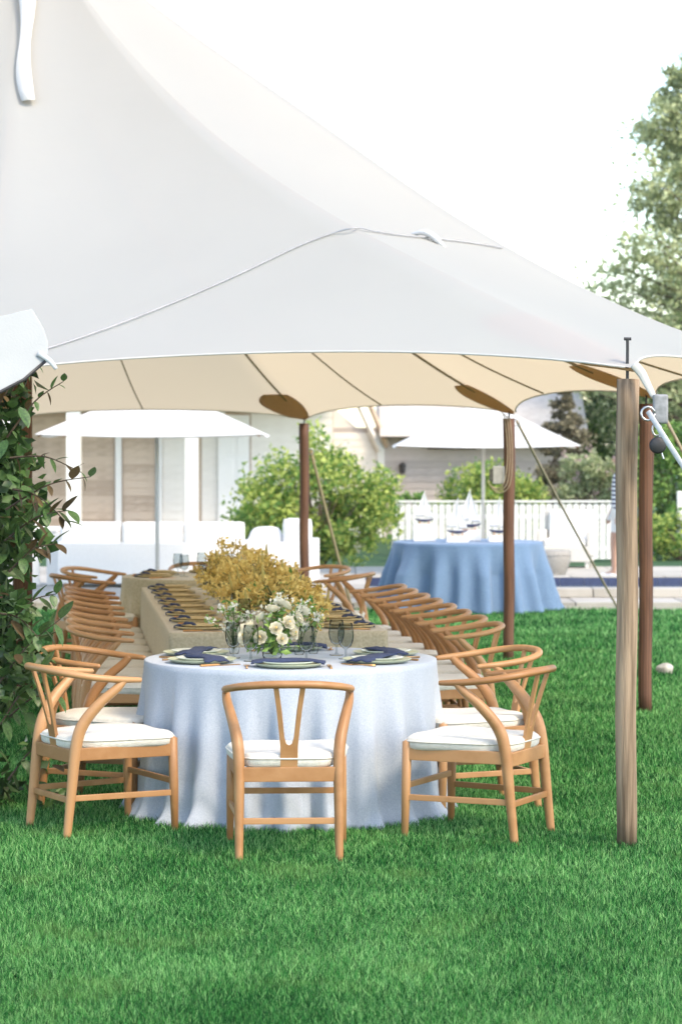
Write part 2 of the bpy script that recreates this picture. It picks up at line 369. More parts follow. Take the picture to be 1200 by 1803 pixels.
def patch_mesh(i, off):                 # pointed reinforcement under each pole head
    V = []; Fc = []; n = 12; m = 6
    a = Vector(PO[i])
    for k in range(n + 1):
        t = .004 + .118 * k / n; wv = .30 * math.sin(math.pi * min(1, (k / n) * .8 + .12)) ** .7 if k < n else .02
        for j in range(m + 1):
            d = (j / m * 2 - 1) * wv
            nx = Vector(PO[(i + 1) % nb]) if d >= 0 else Vector(PO[i - 1]); L_ = (nx.xy - a.xy).length
            s = min(.4, abs(d) / (L_ * (1 - t)))
            p = canopy(i, s, t) if d >= 0 else canopy((i - 1) % nb, 1 - s, t)
            V.append(p + Vector((0, 0, off)))
    for k in range(n):
        for j in range(m): Fc.append((k * (m + 1) + j, k * (m + 1) + j + 1, (k + 1) * (m + 1) + j + 1, (k + 1) * (m + 1) + j))
    return V, Fc
for i in range(nb): tp('reinforcement_patch', patch_mesh(i, -.022), M['patch'], smooth=True, solid=.004)
tp('peak_cap', move(lathe([(.16, -.10), (.13, .02), (.07, .07), (.0, .08)], 20), PK), M['hem'], smooth=True)

rib = []                                # loose white tail hanging down the near slope
for k in range(14):
    u = k / 13; tt = .90 - .235 * u
    p = canopy(0, .13, tt); x0 = p.x
    tw = math.sin(u * 5) * .35; wd = .055 - .012 * u + .012 * math.sin(u * 9)
    c = p + Vector((.025 * math.sin(u * 6), -.03 - .015 * math.sin(u * 4), .03)); d = Vector((math.cos(tw), math.sin(tw), 0)) * wd
    rib += [c - d, c + Vector((0, -.03 * math.sin(u * 7), 0)), c + d]
RIB = (rib, [(a * 3 + b, a * 3 + b + 1, a * 3 + b + 4, a * 3 + b + 3) for a in range(13) for b in range(2)])
tp('hanging_tail', RIB, M['hem'], smooth=True, solid=.004)

labs = {0: 'tent pole wrapped by the leafy shrub', 1: 'weathered grey-brown wooden tent pole standing in the open lawn with iron pin on top',
        2: 'tent pole at the outermost corner of the tent', 3: 'dark reddish wooden tent pole with a pale stone at its foot', 4: 'dark reddish wooden tent pole carrying the grey junction box',
        5: 'dark reddish wooden tent pole in front of the leafy hydrangea bush', 6: 'tent pole behind the umbrella side of the tent', 7: 'tent pole round the bend past the umbrella', 8: 'tent pole at the middle of the hidden long side',
        9: 'tent pole beyond the central mast', 10: 'tent pole two along from the leafy shrub', 11: 'tent pole next along from the leafy shrub'}
for i, (x, y, z) in enumerate(PO):
    p = thing('tent_pole', labs.get(i, 'wooden tent pole on the far curve of the tent'), 'pole', (x, y, 0), group='tent poles')
    r = .047; m = M['poleg'] if i == 1 else M['poler']
    n = 20; V = []; 
    P = [(0.004 * math.sin(k * .9 + i), .004 * math.cos(k * .7 + i), -.02 + (z - .005) * k / 14) for k in range(15)]
    mk('shaft', tube(P, [r * .97, r, r * 1.03, r * 1.07], 20), m, p, smooth=True)
    mk('pin', join(tube([(0, 0, z - .03), (0, 0, z + .155)], .007, 8), tube([(-.016, 0, z + .155), (.016, 0, z + .155)], .007, 8)), M['dark'], p)
mast = thing('tent_mast', 'tall central wooden mast holding up the tent peak', 'pole', (PK.x, PK.y, 0))
mk('shaft', tube([(0, 0, -.02), (0, 0, 3), (0, 0, 6.05)], [.07, .075, .06], 20), M['poler'], mast, smooth=True); mk('foot_plate', box((0, 0, .012), (.3, .3, .024)), M['steel'], mast, bevel=.004)

def guy(a, b, w, mat, label, stake=True, sag=.02):
    a = Vector(a); b = Vector(b); g = thing('guy_line', label, 'guy line', b, group='tent guy lines')
    P = [a.lerp(b, k / 12) - b - Vector((0, 0, sag * math.sin(math.pi * k / 12))) for k in range(13)]
    mk('strap', tube(P, w, 8, flat=.35 if w > .012 else 1), mat, g, smooth=True)
    top = a - b
    mk('ring', tube([top + Vector((.03 * math.cos(t * .5236), 0, .03 * math.sin(t * .5236) - .01)) for t in range(13)], .006, 6), M['steel'], g, smooth=True)
    mk('stake', tube([(0, 0, .10), (0, 0, -.25)], .012, 8), M['dark'], g)
    return g
def outp(i, d=.06): 
    p = Vector(PO[i]); c = Vector((p.x - PK.x, p.y - PK.y, 0)).normalized(); return p + c * d + Vector((0, 0, -.05))
guy(outp(4, .09), at(1098, 1090), .012, M['rope'], 'thin twisted rope running from the junction-box pole down to the lawn by the pool')
guy(Vector(outp(5)) + Vector((.05, 0, -.25)), (.13, 27.2, 0), .035, M['olive'], 'wide olive webbing strap slanting down from the pole by the hydrangea bush')
guy(outp(1, .16) + Vector((0, 0, -.12)), (2.55, 10.3, 0), .0125, M['strapw'], 'white guy strap leaving the weathered tent pole towards the open lawn')
guy(outp(3, .09), (3.3, 17.1, 0), .012, M['rope'], 'rope guying the pole with the stone at its foot')
# corner hardware on the weathered pole
o1 = outp(1, .10); hw = thing('corner_fitting', 'white canvas corner tail with grey webbing pad, ring and dark pulley beside weathered pole', 'tent fitting', o1)
mk('corner_strap', tube(smooth_path([(-.03, 0, .09), (.005, 0, .05), (.03, -.01, 0), (.06, -.02, -.06)], 4), [.02, .021, .017, .012], 8, flat=.35), M['hem'], hw, smooth=True)
mk('webbing_pad', box((.085, -.035, -.11), (.068, .03, .13)), M['plug2'], hw, bevel=.012, smooth=True); mk('ring', tube([(.07 + .02 * math.cos(t * .5236), -.03, -.20 + .028 * math.sin(t * .5236)) for t in range(13)], .005, 6), M['steel'], hw, smooth=True)
mk('pulley', move(lathe([(.0, -.014), (.03, -.014), (.038, -.008), (.03, 0), (.038, .008), (.03, .014), (0, .014)], 16), M=Matrix.Translation((.075, -.03, -.27)) @ Matrix.Rotation(R(90), 4, 'X')), M['dark'], hw, smooth=True)
mk('hook', tube(smooth_path([(.07, -.03, -.19), (.085, -.03, -.22), (.08, -.03, -.25), (.09, -.03, -.30), (.10, -.03, -.33)], 3), .005, 6), M['steel'], hw)
# junction box and cables on pole
jp = Vector(PO[4]); jb = thing('junction_box', 'grey electrical box with looped pale cables strapped to reddish pole', 'electrical box', (jp.x - .09, jp.y - .02, 1.50))
mk('box', box((0, 0, .07), (.10, .09, .15)), M['greybox'], jb, bevel=.012); mk('socket', box((-.06, 0, .07), (.03, .07, .10)), M['plug'], jb, bevel=.006)
for k in range(3):
    q = .02 * k; mk('cable', tube(smooth_path([(.02 + q, -.06, .60 - q), (.05 + q, -.075, .52), (.07 + q, -.075, .25), (.05 + q, -.07, .03 - q), (0, -.06, -.04 - q), (-.07, -.05, -.02), (-.09, -.05, .03)], 5), .0045, 6), M['rope'], jb, smooth=True)
# grey line lying over the canopy
cp = [canopy(0, s, t) + Vector((0, 0, .012)) for s, t in ((.06, .02), (.2, .075), (.4, .155), (.6, .225), (.8, .29), (.93, .325), (.998, .34))] + \
     [canopy(1, s, t) + Vector((0, 0, .012)) for s, t in ((.2, .342), (.4, .342), (.6, .342), (.8, .342), (.95, .342))]
def on_canopy(P): return P
rl = thing('canopy_rope', 'thin grey rope lying across the tent slopes with a small knot', 'rope', cp[6])
mk('line', tube([p - cp[6] for p in smooth_path(cp, 6)], .0045, 6), M['greycord'], rl, smooth=True)
mk('knot', join(tube(smooth_path([cp[9] - cp[6] + Vector(v) for v in ((-.10, 0, .02), (-.03, -.03, .03), (.03, -.03, .0), (.09, -.02, -.06), (.12, 0, -.10))], 4), [.008, .018, .022, .013, .006], 8)), M['strapw'], rl, smooth=True)
# canvas corner flap at the shrub pole
fl = thing('corner_flap', 'pale blue-grey canvas corner flap with dark piped edge above the leafy shrub', 'canvas flap', (-1.50, 11.4, 2.2))
pts = [(-.28, .30), (-.05, .36), (.10, .40), (.15, .31), (.17, .24), (.165, .17), (.05, .07), (-.12, -.02), (-.28, -.09)]
mk('panel', prism([(x, z - .16) for x, z in pts], -.012, .012), M['flap'], fl, bevel=.006)
mk('piping', tube([(x, -.004, z - .165) for x, z in pts[5:]], .010, 6), M['dark'], fl, smooth=True)
mk('strap', tube(smooth_path([(.12, -.02, .03), (.17, -.03, -.01), (.20, -.03, -.05)], 4), [.016, .014, .010], 6, flat=.4), M['strapw'], fl, smooth=True)
fl.rotation_euler = (R(-12), 0, R(14))

# ------------------------------------------------------------------ armchair with Y-shaped back
def make_chair():
    t = thing('armchair', '', 'chair')
    for s in (-1, 1):
        P = smooth_path([(s * .205, -.235, 0), (s * .205, -.215, .20), (s * .205, -.195, .40), (s * .212, -.170, .50), (s * .235, -.110, .59), (s * .255, -.045, .655), (s * .258, -.01, .695)], 5)
        mk('back_leg', tube(P, [.0155, .020, .0235, .0245, .022, .019, .015], 12), M['oak'], t, smooth=True)
        mk('front_leg', tube([(s * .243, .215, 0), (s * .240, .212, .2), (s * .236, .208, .425)], [.0135, .018, .0195], 12, round_end=True), M['oak'], t, smooth=True)
    half = [(.253, .062, .690), (.260, .005, .694), (.262, -.06, .700), (.252, -.145, .712), (.205, -.225, .728), (.11, -.273, .740), (0, -.285, .743)]
    P = smooth_path(half + [(-x, y, z) for x, y, z in half[-2::-1]], 5)
    mk('top_rail', tube(P, [.011, .0145, .0155, .0155, .0165, .0165, .0165, .0155, .0155, .0145, .011], 12, round_end=True), M['oak'], t, smooth=True)
    poly = [(-.036, .0), (.036, .0), (.036, .10), (.043, .17), (.053, .26), (.066, .352), (.044, .352), (.030, .25), (.019, .14), (.011, .112), (0, .106), (-.011, .112), (-.019, .14), (-.030, .25), (-.044, .352), (-.066, .352), (-.053, .26), (-.043, .17), (-.036, .10)]
    g = prism(poly, -.007, .007); g = [(x, y - .20 - .074 * (z / .352) ** 1.3, z + .38) for x, y, z in g[0]], g[1]
    mk('back_splat', g, M['oak'], t, bevel=.002)
    mk('seat_rail', box((0, -.20, .365), (.395, .024, .06)), M['oak'], t, bevel=.004); mk('seat_rail', box((0, .212, .385), (.46, .024, .052)), M['oak'], t, bevel=.004)
    for s in (-1, 1):
        mk('seat_rail', box((s * .222, .008, .375), (.024, .40, .055), s * R(-4.5)), M['oak'], t, bevel=.004)
        mk('stretcher', box((s * .223, 0, .185), (.014, .42, .026), s * R(-5)), M['oak'], t, bevel=.004)
    mk('stretcher', box((0, -.216, .175), (.40, .014, .026)), M['oak'], t, bevel=.004); mk('stretcher', box((0, .212, .235), (.47, .014, .026)), M['oak'], t, bevel=.004)
    V = []; Fc = []; n = 14; lay = [(.96, .392), (1.0, .402), (1.012, .422), (1.0, .440), (.95, .450), (.6, .453), (.0, .452)]
    per = []
    for a in range(48):
        th = 2 * math.pi * a / 48; c_, s_ = math.cos(th), math.sin(th); q = 5.5
        k = 1 / (abs(c_) ** q + abs(s_) ** q) ** (1 / q); yy = k * s_ * .222 + .012; hw = .235 + .035 * (yy / .222); xx = k * c_ * hw
        if yy < -.13: xx = max(-.178, min(.178, xx))
        per.append((xx, yy))
    for f, z in lay[:-1]: V += [(x * f, (y - .012) * f + .012, z + .0022 * math.sin(x * 23 + y * 17)) for x, y in per]
    V.append((0, .012, .452)); m = len(lay) - 1
    for i in range(m - 1):
        for a in range(48): Fc.append((i * 48 + a, i * 48 + (a + 1) % 48, (i + 1) * 48 + (a + 1) % 48, (i + 1) * 48 + a))
    for a in range(48): Fc.append(((m - 1) * 48 + a, (m - 1) * 48 + (a + 1) % 48, len(V) - 1))
    Fc.append(tuple(range(48))[::-1])
    sp = mk('seat_pad', (V, Fc), M['pad'], t, smooth=True)
    mk('piping', tube([(x * 1.014, (y - .012) * 1.014 + .012, .430) for x, y in per + per[:1]], .0042, 5), M['pad'], sp, smooth=True)
    return t
AX = Vector((-.1132, .9936, 0)); NX = Vector((.9936, .1132, 0)); A0 = Vector((-.35, 14.15, 0)); AR = math.atan2(.1132, .9936)
LT = 4.60; C3 = A0 + AX * 6.25
chairs = []
g0 = 'oak armchairs round the tables'
ORD = ['first', 'second', 'third', 'fourth', 'fifth', 'sixth', 'seventh', 'eighth']
base = make_chair(); base.scale = (1.055, 1.18, 1.055); base.location = (-.235, 11.03, 0); base.rotation_euler = (0, 0, R(2.5)); base['group'] = g0
base['label'] = 'pale oak armchair with Y back standing alone at the head of the blue-grey cloth'
for (x, y, r, l) in ((-1.12, 11.70, -60, 'pale oak armchair turned to the blue-grey cloth, touching the leafy shrub'),
                     (.635, 11.56, 63, 'pale oak armchair at the blue-grey cloth next to the weathered tent pole'),
                     (-1.16, 12.50, -110, 'pale oak armchair tucked between the shrub-side chair row and the blue-grey cloth'),
                     (.645, 12.48, 110, 'pale oak armchair tucked between the pole-side chair row and the blue-grey cloth')):
    dup(base, (x, y, 0), R(r), l, g0)
for k in range(8):
    s = .28 + .582 * k
    p = A0 + AX * s + NX * 1.02; dup(base, p, AR + R(90) + R(random.uniform(-2.5, 2.5)), f'oak armchair at the long table, pole side, {ORD[k]} from the white flowers', g0)
    p = A0 + AX * (s - .02) - NX * .88; dup(base, p, AR - R(90) + R(random.uniform(-2.5, 2.5)), f'oak armchair at the long table, shrub side, {ORD[k]} from the white flowers', g0)
for o in [o for o in C.objects if o.name.startswith('armchair') and 'long table,' in o.get('label', '')]: o.scale = (1.03, 1.06, 1.03)
for (l, s, r, tx) in ((.95, -.3, 70, 'oak armchair at the far round table on the hydrangea side, beside the long table row'), (.86, .62, 128, 'oak armchair at the far round table beside the wide olive strap'),
                      (-.95, -.3, -70, 'oak armchair at the far round table on the sofa side, beside the long table row'), (-.86, .62, -118, 'oak armchair at the far round table with its back to the white sofa'),
                      (0, 1.22, 180, 'oak armchair at the far head of the far round table, behind the golden flowers')):
    dup(base, C3 + NX * l + AX * s, AR + R(r), tx, g0)

# ------------------------------------------------------------------ tables and cloths
def round_cloth(r0, r1, seed, folds, h=.75, amp=.045, puddle=.03, n=300, nz=34):
    rd = np.random.default_rng(seed); th = np.linspace(0, 2 * np.pi, n, endpoint=False)
    f = np.zeros(n)
    for k in range(9):
        m_ = folds + rd.integers(-7, 8); f += rd.uniform(.4, 1) * np.sin(m_ * th + rd.random() * 6.28)
    f /= 3.0; f = np.tanh(f * 1.6)
    f2 = sum(rd.uniform(.3, 1) * np.sin(rd.integers(28, 80) * th + rd.random() * 6.28) for _ in range(5)) / 3
    V = []; Fc = []
    for r in (.001, r0 * .5, r0 * .9, r0 * .985):
        V += [(r * math.cos(t), r * math.sin(t), h) for t in th]
    for j in range(nz):
        u = j / (nz - 1); z = h - .006 - u * (h - .012) if u > 0 else h - .002
        ex = r0 + (r1 - r0) * u ** 1.1
        w_ = np.minimum(1, u * 2.2) ** 1.2
        rr = ex + amp * w_ * f * (.55 + .6 * u) + .013 * w_ * f2 * (.4 + .8 * u)
        pu = puddle * np.clip((u - .86) / .14, 0, 1) ** 1.6 * (1 + .9 * np.sin(3 * th + seed) + .8 * f2)
        zz = z + (.03 * np.clip((u - .8) / .2, 0, 1) * np.sin(7 * th + 5 * f) * (1 - u) * 4 if u > .8 else 0 * th)
        ph_ = u * 9.0; scr = np.clip((u - .5) / .5, 0, 1) ** 1.3 * (.55 + .45 * np.sin(th * 2 + seed * 1.7)) * (.020 * np.sin(31 * th + ph_ * .6 + 2 * f) + .014 * np.sin(53 * th - ph_ * .4) + .010 * np.sin(u * 26 + 9 * th + 3 * f))
        rr = rr + pu + scr * (amp > .02); sh = .02 * np.sin(u * 3.0) * np.sin(th * 4 + seed)
        tt = th + sh * w_ * .5
        V += [(rr[i] * math.cos(tt[i]), rr[i] * math.sin(tt[i]), zz[i]) for i in range(n)]
    L_ = 4 + nz
    for j in range(L_ - 1):
        for i in range(n): Fc.append((j * n + i, j * n + (i + 1) % n, (j + 1) * n + (i + 1) % n, (j + 1) * n + i))
    return V, Fc
def round_table(c, r, label, h=.742):
    t = thing('round_table', label, 'table', c)
    mk('table_top', lathe([(r, h - .03), (r, h)], 40), M['oak'], t)
    for k in range(4):
        a = k * math.pi / 2 + .4; mk('leg', tube([(r * .6 * math.cos(a), r * .6 * math.sin(a), 0), (r * .6 * math.cos(a), r * .6 * math.sin(a), h - .03)], .02, 10), M['steel'], t)
round_table(C1, .70, 'round table hidden under the floor-length blue-grey cloth')
o = mk('tablecloth', round_cloth(.722, .765, 3, 17), M['linen'], smooth=True, solid=.003); o.location = (C1.x, C1.y, .004); tag(o, 'pale blue-grey floor-length linen cloth on the round table with white flowers', 'tablecloth')
round_table(C3, .70, 'round table under the natural cloth beyond the long table')
o = mk('tablecloth', round_cloth(.722, .765, 11, 17), M['natural'], smooth=True, solid=.003); o.location = (C3.x, C3.y, .004); tag(o, 'natural linen cloth on the round table beyond the long table', 'tablecloth')
LW = .62
lt = thing('long_table', 'long banquet table hidden under the natural linen cloth', 'table', A0 + AX * LT / 2, AR)
mk('table_top', box((0, 0, .727), (LW * 2 - .03, LT - .03, .03)), M['oak'], lt)
for sx in (-1, 1):
    for sy in (-1, 0, 1): mk('leg', box((sx * .5, sy * LT * .44, .356), (.05, .05, .712)), M['oak'], lt)
def long_cloth():
    n = 420; per = []; a, b, rc = LW, LT / 2, .05
    pts = [(-a, -b), (a, -b), (a, b), (-a, b)]; Ls = [2 * a, 2 * b, 2 * a, 2 * b]; tot = sum(Ls)
    for k in range(n):
        d = k / n * tot; i = 0
        while d > Ls[i]: d -= Ls[i]; i += 1
        p = Vector(pts[i]).lerp(Vector(pts[(i + 1) % 4]), d / Ls[i]); per.append(p)
    rd = np.random.default_rng(5); kk = np.arange(n) / n * 2 * np.pi
    f = sum(rd.uniform(.4, 1) * np.sin(rd.integers(30, 75) * kk + rd.random() * 6.28) for _ in range(8)) / 3
    f = np.tanh(f); V = []; Fc = []
    nor = []
    for p in per:
        q = Vector((p.x / a, p.y / b)); dx = 1 - abs(q.x); dy = (1 - abs(q.y)) * b / a
        v = Vector((math.copysign(1, p.x) if dx < .10 else 0, math.copysign(1, p.y) if dy < .10 else 0)); nor.append(v.normalized())
    for s in (.02, .97, .995): V += [(p.x * s, p.y * (1 - (1 - s) * a / b if s > .5 else s), .75) for p in per]
    for j in range(26):
        u = j / 25; z = .748 - u * .735; w_ = min(1, u * 2)
        for k in range(n):
            e = .022 * u + .022 * w_ * f[k] * (.4 + .6 * u); V.append((per[k].x + nor[k].x * e, per[k].y + nor[k].y * e, z))
    for j in range(28):
        for i in range(n): Fc.append((j * n + i, j * n + (i + 1) % n, (j + 1) * n + (i + 1) % n, (j + 1) * n + i))
    Fc.append(tuple(range(n))); return V, Fc
o = mk('tablecloth', long_cloth(), M['natural'], smooth=True, solid=.003); o.location = A0 + AX * LT / 2 + Vector((0, 0, .004)); o.rotation_euler = (0, 0, AR)
tag(o, 'natural linen cloth covering the long table with the golden flowers', 'tablecloth')

# ------------------------------------------------------------------ place settings
TZ = .7565
ch0 = mk('charger_plate', lathe([(0, .0), (.11, .0), (.15, .008), (.166, .018), (.168, .021), (.164, .021), (.148, .012), (.11, .005), (0, .005)], 40), M['sage'], smooth=True)
chr0 = mk('charger_plate', lathe([(0, .0), (.12, .0), (.152, .008), (.160, .014), (.156, .019), (.12, .006), (0, .006)], 36), M['rattan'], smooth=True)
pl0 = mk('dinner_plate', lathe([(0, .0), (.075, .0), (.085, .004), (.125, .018), (.128, .021), (.124, .022), (.085, .009), (.07, .006), (0, .006)], 36), M['celadon'], smooth=True)
def napkin_mesh():
    V = []; Fc = []; nx, ny = 24, 5
    for i in range(nx + 1):
        u = i / nx * 2 - 1; wd = .045 * (1 + .45 * abs(u) ** 2); 
        for j in range(ny + 1):
            v = j / ny * 2 - 1
            z = .030 + .006 * math.cos(v * 1.5) + .004 * math.sin(v * 7 + u * 3) - (.012 * max(0, abs(u) - .62) / .38)
            V.append((u * .175, v * wd + .008 * math.sin(u * 4), z))
    for i in range(nx):
        for j in range(ny): Fc.append((i * (ny + 1) + j, (i + 1) * (ny + 1) + j, (i + 1) * (ny + 1) + j + 1, i * (ny + 1) + j + 1))
    return V, Fc
plo0 = mk('dinner_plate', lathe([(0, .0), (.075, .0), (.085, .004), (.125, .018), (.128, .021), (.124, .022), (.085, .009), (.07, .006), (0, .006)], 36), M['ochre'], smooth=True)
nk0 = mk('napkin', napkin_mesh(), M['napkin'], smooth=True, solid=.008)
nk1 = mk('napkin', ([(x * .34, y * .5, z - (.010 if x < 0 else 0)) for x, y, z in napkin_mesh()[0]], napkin_mesh()[1]), M['napkin'], smooth=True, solid=.008)
gp = [(0, 0), (.034, 0), (.035, .003), (.01, .007), (.0055, .014), (.0055, .045), (.012, .052), (.028, .066), (.037, .09), (.040, .115), (.037, .15), (.0335, .178), (.0322, .178), (.0355, .15), (.038, .115), (.035, .091), (.026, .069), (.006, .056)]
gl0 = mk('goblet', lathe(gp, 28), M['smoke'], smooth=True)
fk = join(tube([(0, -.10, .004), (0, -.02, .006), (0, .03, .004)], [.006, .003, .004], 6, flat=1), *[tube([(x, .028, .004), (x * 1.4, .045, .004), (x * 1.4, .085, .006)], .0018, 5) for x in (-.009, -.003, .003, .009)], box((0, .034, .004), (.024, .012, .003)))
fk0 = mk('fork', fk, M['brass'], smooth=True)
kn0 = mk('knife', join(tube([(0, -.11, .004), (0, -.01, .005), (0, .0, .004)], [.0065, .005, .004], 6), prism([(-.009, 0), (.009, 0), (.009, .003), (-.009, .003)], 0, .11)), M['brass'], bevel=0)
first = {}
def put(o, p, rz, label, cat, grp, tilt=(0, 0)):
    if o not in first: first[o] = 1; c = o
    else: c = o.copy(); C.objects.link(c)
    c.location = p; c.rotation_euler = (tilt[0], tilt[1], rz); tag(c, label, cat, grp); return c
def setting(c, face, where, rattan=False, lift=TZ):     # face = heading from diner to table centre
    fx = Vector((-math.sin(face), math.cos(face), 0)); rx = Vector((math.cos(face), math.sin(face), 0)); J = lambda a: random.uniform(-a, a)
    c = Vector((c.x, c.y, lift))
    put(chr0 if rattan else ch0, c, J(3), (f'woven tan charger plate {where}' if rattan else f'sage green charger plate {where}'), 'plate', 'charger plates')
    put(plo0 if rattan else pl0, c + Vector((0, 0, .0065)), J(3), f'{"ochre" if rattan else "pale celadon"} dinner plate {where}', 'plate', 'dinner plates')
    if rattan: put(nk1, c - fx * .10, face + R(90) + J(.15), f'navy napkin spilling off plate {where}', 'napkin', 'navy napkins')
    else: put(nk0, c + Vector((0, 0, -.002)) + fx * .01, face + J(.12), f'navy napkin across plate {where}', 'napkin', 'navy napkins')
    put(gl0, c + fx * .235 + rx * (.09 + J(.03)), J(3), f'smoky glass goblet {where}', 'glass', 'smoky goblets')
    put(fk0, c - rx * .198 - fx * .01, face + J(.06), f'copper-coloured fork {where}', 'fork', 'forks'); put(kn0, c + rx * .198 - fx * .01, face + J(.06), f'copper-coloured knife {where}', 'knife', 'knives')
RS = [(-90, 'before the chair at the head of the blue-grey cloth'), (-148, 'on blue-grey cloth before the chair touching the shrub'), (-32, 'on blue-grey cloth before the chair by the weathered pole'),
      (162, 'on blue-grey cloth next to the shrub-side chair row'), (18, 'on blue-grey cloth next to the pole-side chair row'), (90, 'on blue-grey cloth edge facing the long table')]
for a, l in RS:
    d = Vector((math.cos(R(a)), math.sin(R(a)), 0)); setting(C1 + d * .50, R(a + 90), l)
for k in range(8):
    s = .28 + .582 * k
    setting(A0 + AX * s + NX * .42, AR + R(90), f'on the long table, pole side, {ORD[k]} from the white flowers', True)
    setting(A0 + AX * (s - .02) - NX * .42, AR - R(90), f'on the long table, shrub side, {ORD[k]} from the white flowers', True)
for a, l in ((200, 'on far round table, sofa side near long table'), (-20, 'on far round table, hydrangea side near long table'), (145, 'on far round table before the chair backing the sofa'), (35, 'on far round table before the chair by olive strap'), (90, 'on the far round table at its far head')):
    a += math.degrees(AR); d = Vector((math.cos(R(a)), math.sin(R(a)), 0)); setting(C3 + d * .50, R(a + 90), l, True)

# ------------------------------------------------------------------ foliage builders
def leafcloud(P, size, aspect=.5, dirs=None, up=.0, seed=0, jit=.35):
    rd = np.random.default_rng(seed); n = len(P); P = np.asarray(P, np.float32)
    d = rd.normal(size=(n, 3)) if dirs is None else np.asarray(dirs) + rd.normal(size=(n, 3)) * .6
    d[:, 2] += up; d /= np.linalg.norm(d, axis=1, keepdims=True) + 1e-9
    r = rd.normal(size=(n, 3)); s = np.cross(d, r); s /= np.linalg.norm(s, axis=1, keepdims=True) + 1e-9
    nn = np.cross(s, d); L = size * rd.uniform(1 - jit, 1 + jit, n)[:, None]; W = L * aspect
    V = np.stack([P, P + d * L * .5 + s * W * .5 + nn * L * .10, P + d * L - nn * L * .06, P + d * L * .5 - s * W * .5 + nn * L * .10], 1)
    b = (np.arange(n) * 4)[:, None]; Fi = np.concatenate([b + [[0, 1, 2]], b + [[0, 2, 3]]], 1)
    return V.reshape(-1, 3), Fi.reshape(-1, 3)
def clumps(centers, radii, per, seed=0):
    rd = np.random.default_rng(seed); out = []
    for c, r in zip(centers, radii):
        v = rd.normal(size=(per, 3)); v /= np.linalg.norm(v, axis=1, keepdims=True); out.append(np.asarray(c) + v * np.asarray(r) * rd.random((per, 1)) ** .45)
    return np.concatenate(out)
def shrub(name, label, loc, rx, ry, h, n, per, leaf, mat, seed=0, flowers=None, nf=0, cat='shrub', fs=.08):
    rd = np.random.default_rng(seed); t = thing(name, label, cat, loc)
    cs = []
    while len(cs) < n:
        v = rd.normal(size=3); v /= np.linalg.norm(v); v[2] = v[2] * .95 if v[2] > 0 else v[2] * .8; q = rd.uniform(.5, 1.0)
        c = np.array([v[0] * rx * q, v[1] * ry * q, h * .45 + v[2] * h * .5 * q])
        if c[2] > .05: cs.append(c)
    P = clumps(cs, [rd.uniform(.16, .30) * min(rx, h) for _ in cs], per, seed); P = P[P[:, 2] > .0]
    V, Fi = leafcloud(P, leaf, .55, up=.2, seed=seed); tag(raw('foliage', V, Fi, mat, t), kind='stuff')
    st = [tube([(0, 0, -.03), tuple(np.array(c) * [.3, .3, .45]), tuple(c)], [.025, .015, .006], 5) for c in cs[::3]]
    mk('stems', join(*st), M['bark'], t)
    if flowers:
        cc = [np.array(cs[i % n]) * rd.uniform(.95, 1.12) + rd.normal(size=3) * .06 for i in range(nf)]
        Q = clumps(cc, [fs] * nf, 16, seed + 1); V, Fi = leafcloud(Q, .05, .9, seed=seed + 2); tag(raw('blossoms', V, Fi, flowers, t), kind='stuff')
    return t
def tree(name, label, loc, h, rad, nbr, per, leaf, mat, seed, droop=.1, base_h=.2, power=.6, twig=True):
    rd = np.random.default_rng(seed); t = thing(name, label, 'tree', loc)
    tr = [(0, 0, -.1)] + [(rd.normal() * .05 * k, rd.normal() * .05 * k, h * .95 * k / 6) for k in range(1, 7)]
    mk('trunk', tube(smooth_path(tr, 4), [h * .022, h * .017, h * .011, h * .003], 10), M['bark'], t, smooth=True)
    P = []; br = []
    for k in range(nbr):
        u = rd.random(); z = h * (base_h + (1 - base_h) * u); a = rd.random() * 6.283
        ln = rad * (max(.02, 1 - u) ** power) * (min(1, .55 + u * 2.2)) * rd.uniform(.6, 1.12)
        d = np.array([math.cos(a), math.sin(a), 0]); pts = []
        for j in range(7):
            q = j / 6; pts.append(d * ln * q + np.array([0, 0, z + ln * (.28 * q - droop * 1.6 * q * q)]) + rd.normal(size=3) * .05 * q * ln * .5)
        br.append(tube([tuple(p) for p in pts], [.03 * ln / 2 + .01, .015 * ln / 2 + .006, .004], 5))
        for j in range(2, 7):
            m_ = int(per * (.5 + j / 9)); sp = ln * (.10 + .07 * (j % 3)); off = rd.normal(size=(m_, 3)) * sp * [1, 1, .45]
            P.append(pts[j] + off)
    P = np.concatenate(P); V, Fi = leafcloud(P, leaf, .5, seed=seed, up=-.1)
    mk('branches', join(*br), M['bark'], t); tag(raw('crown', V, Fi, mat, t), kind='stuff')
    return t

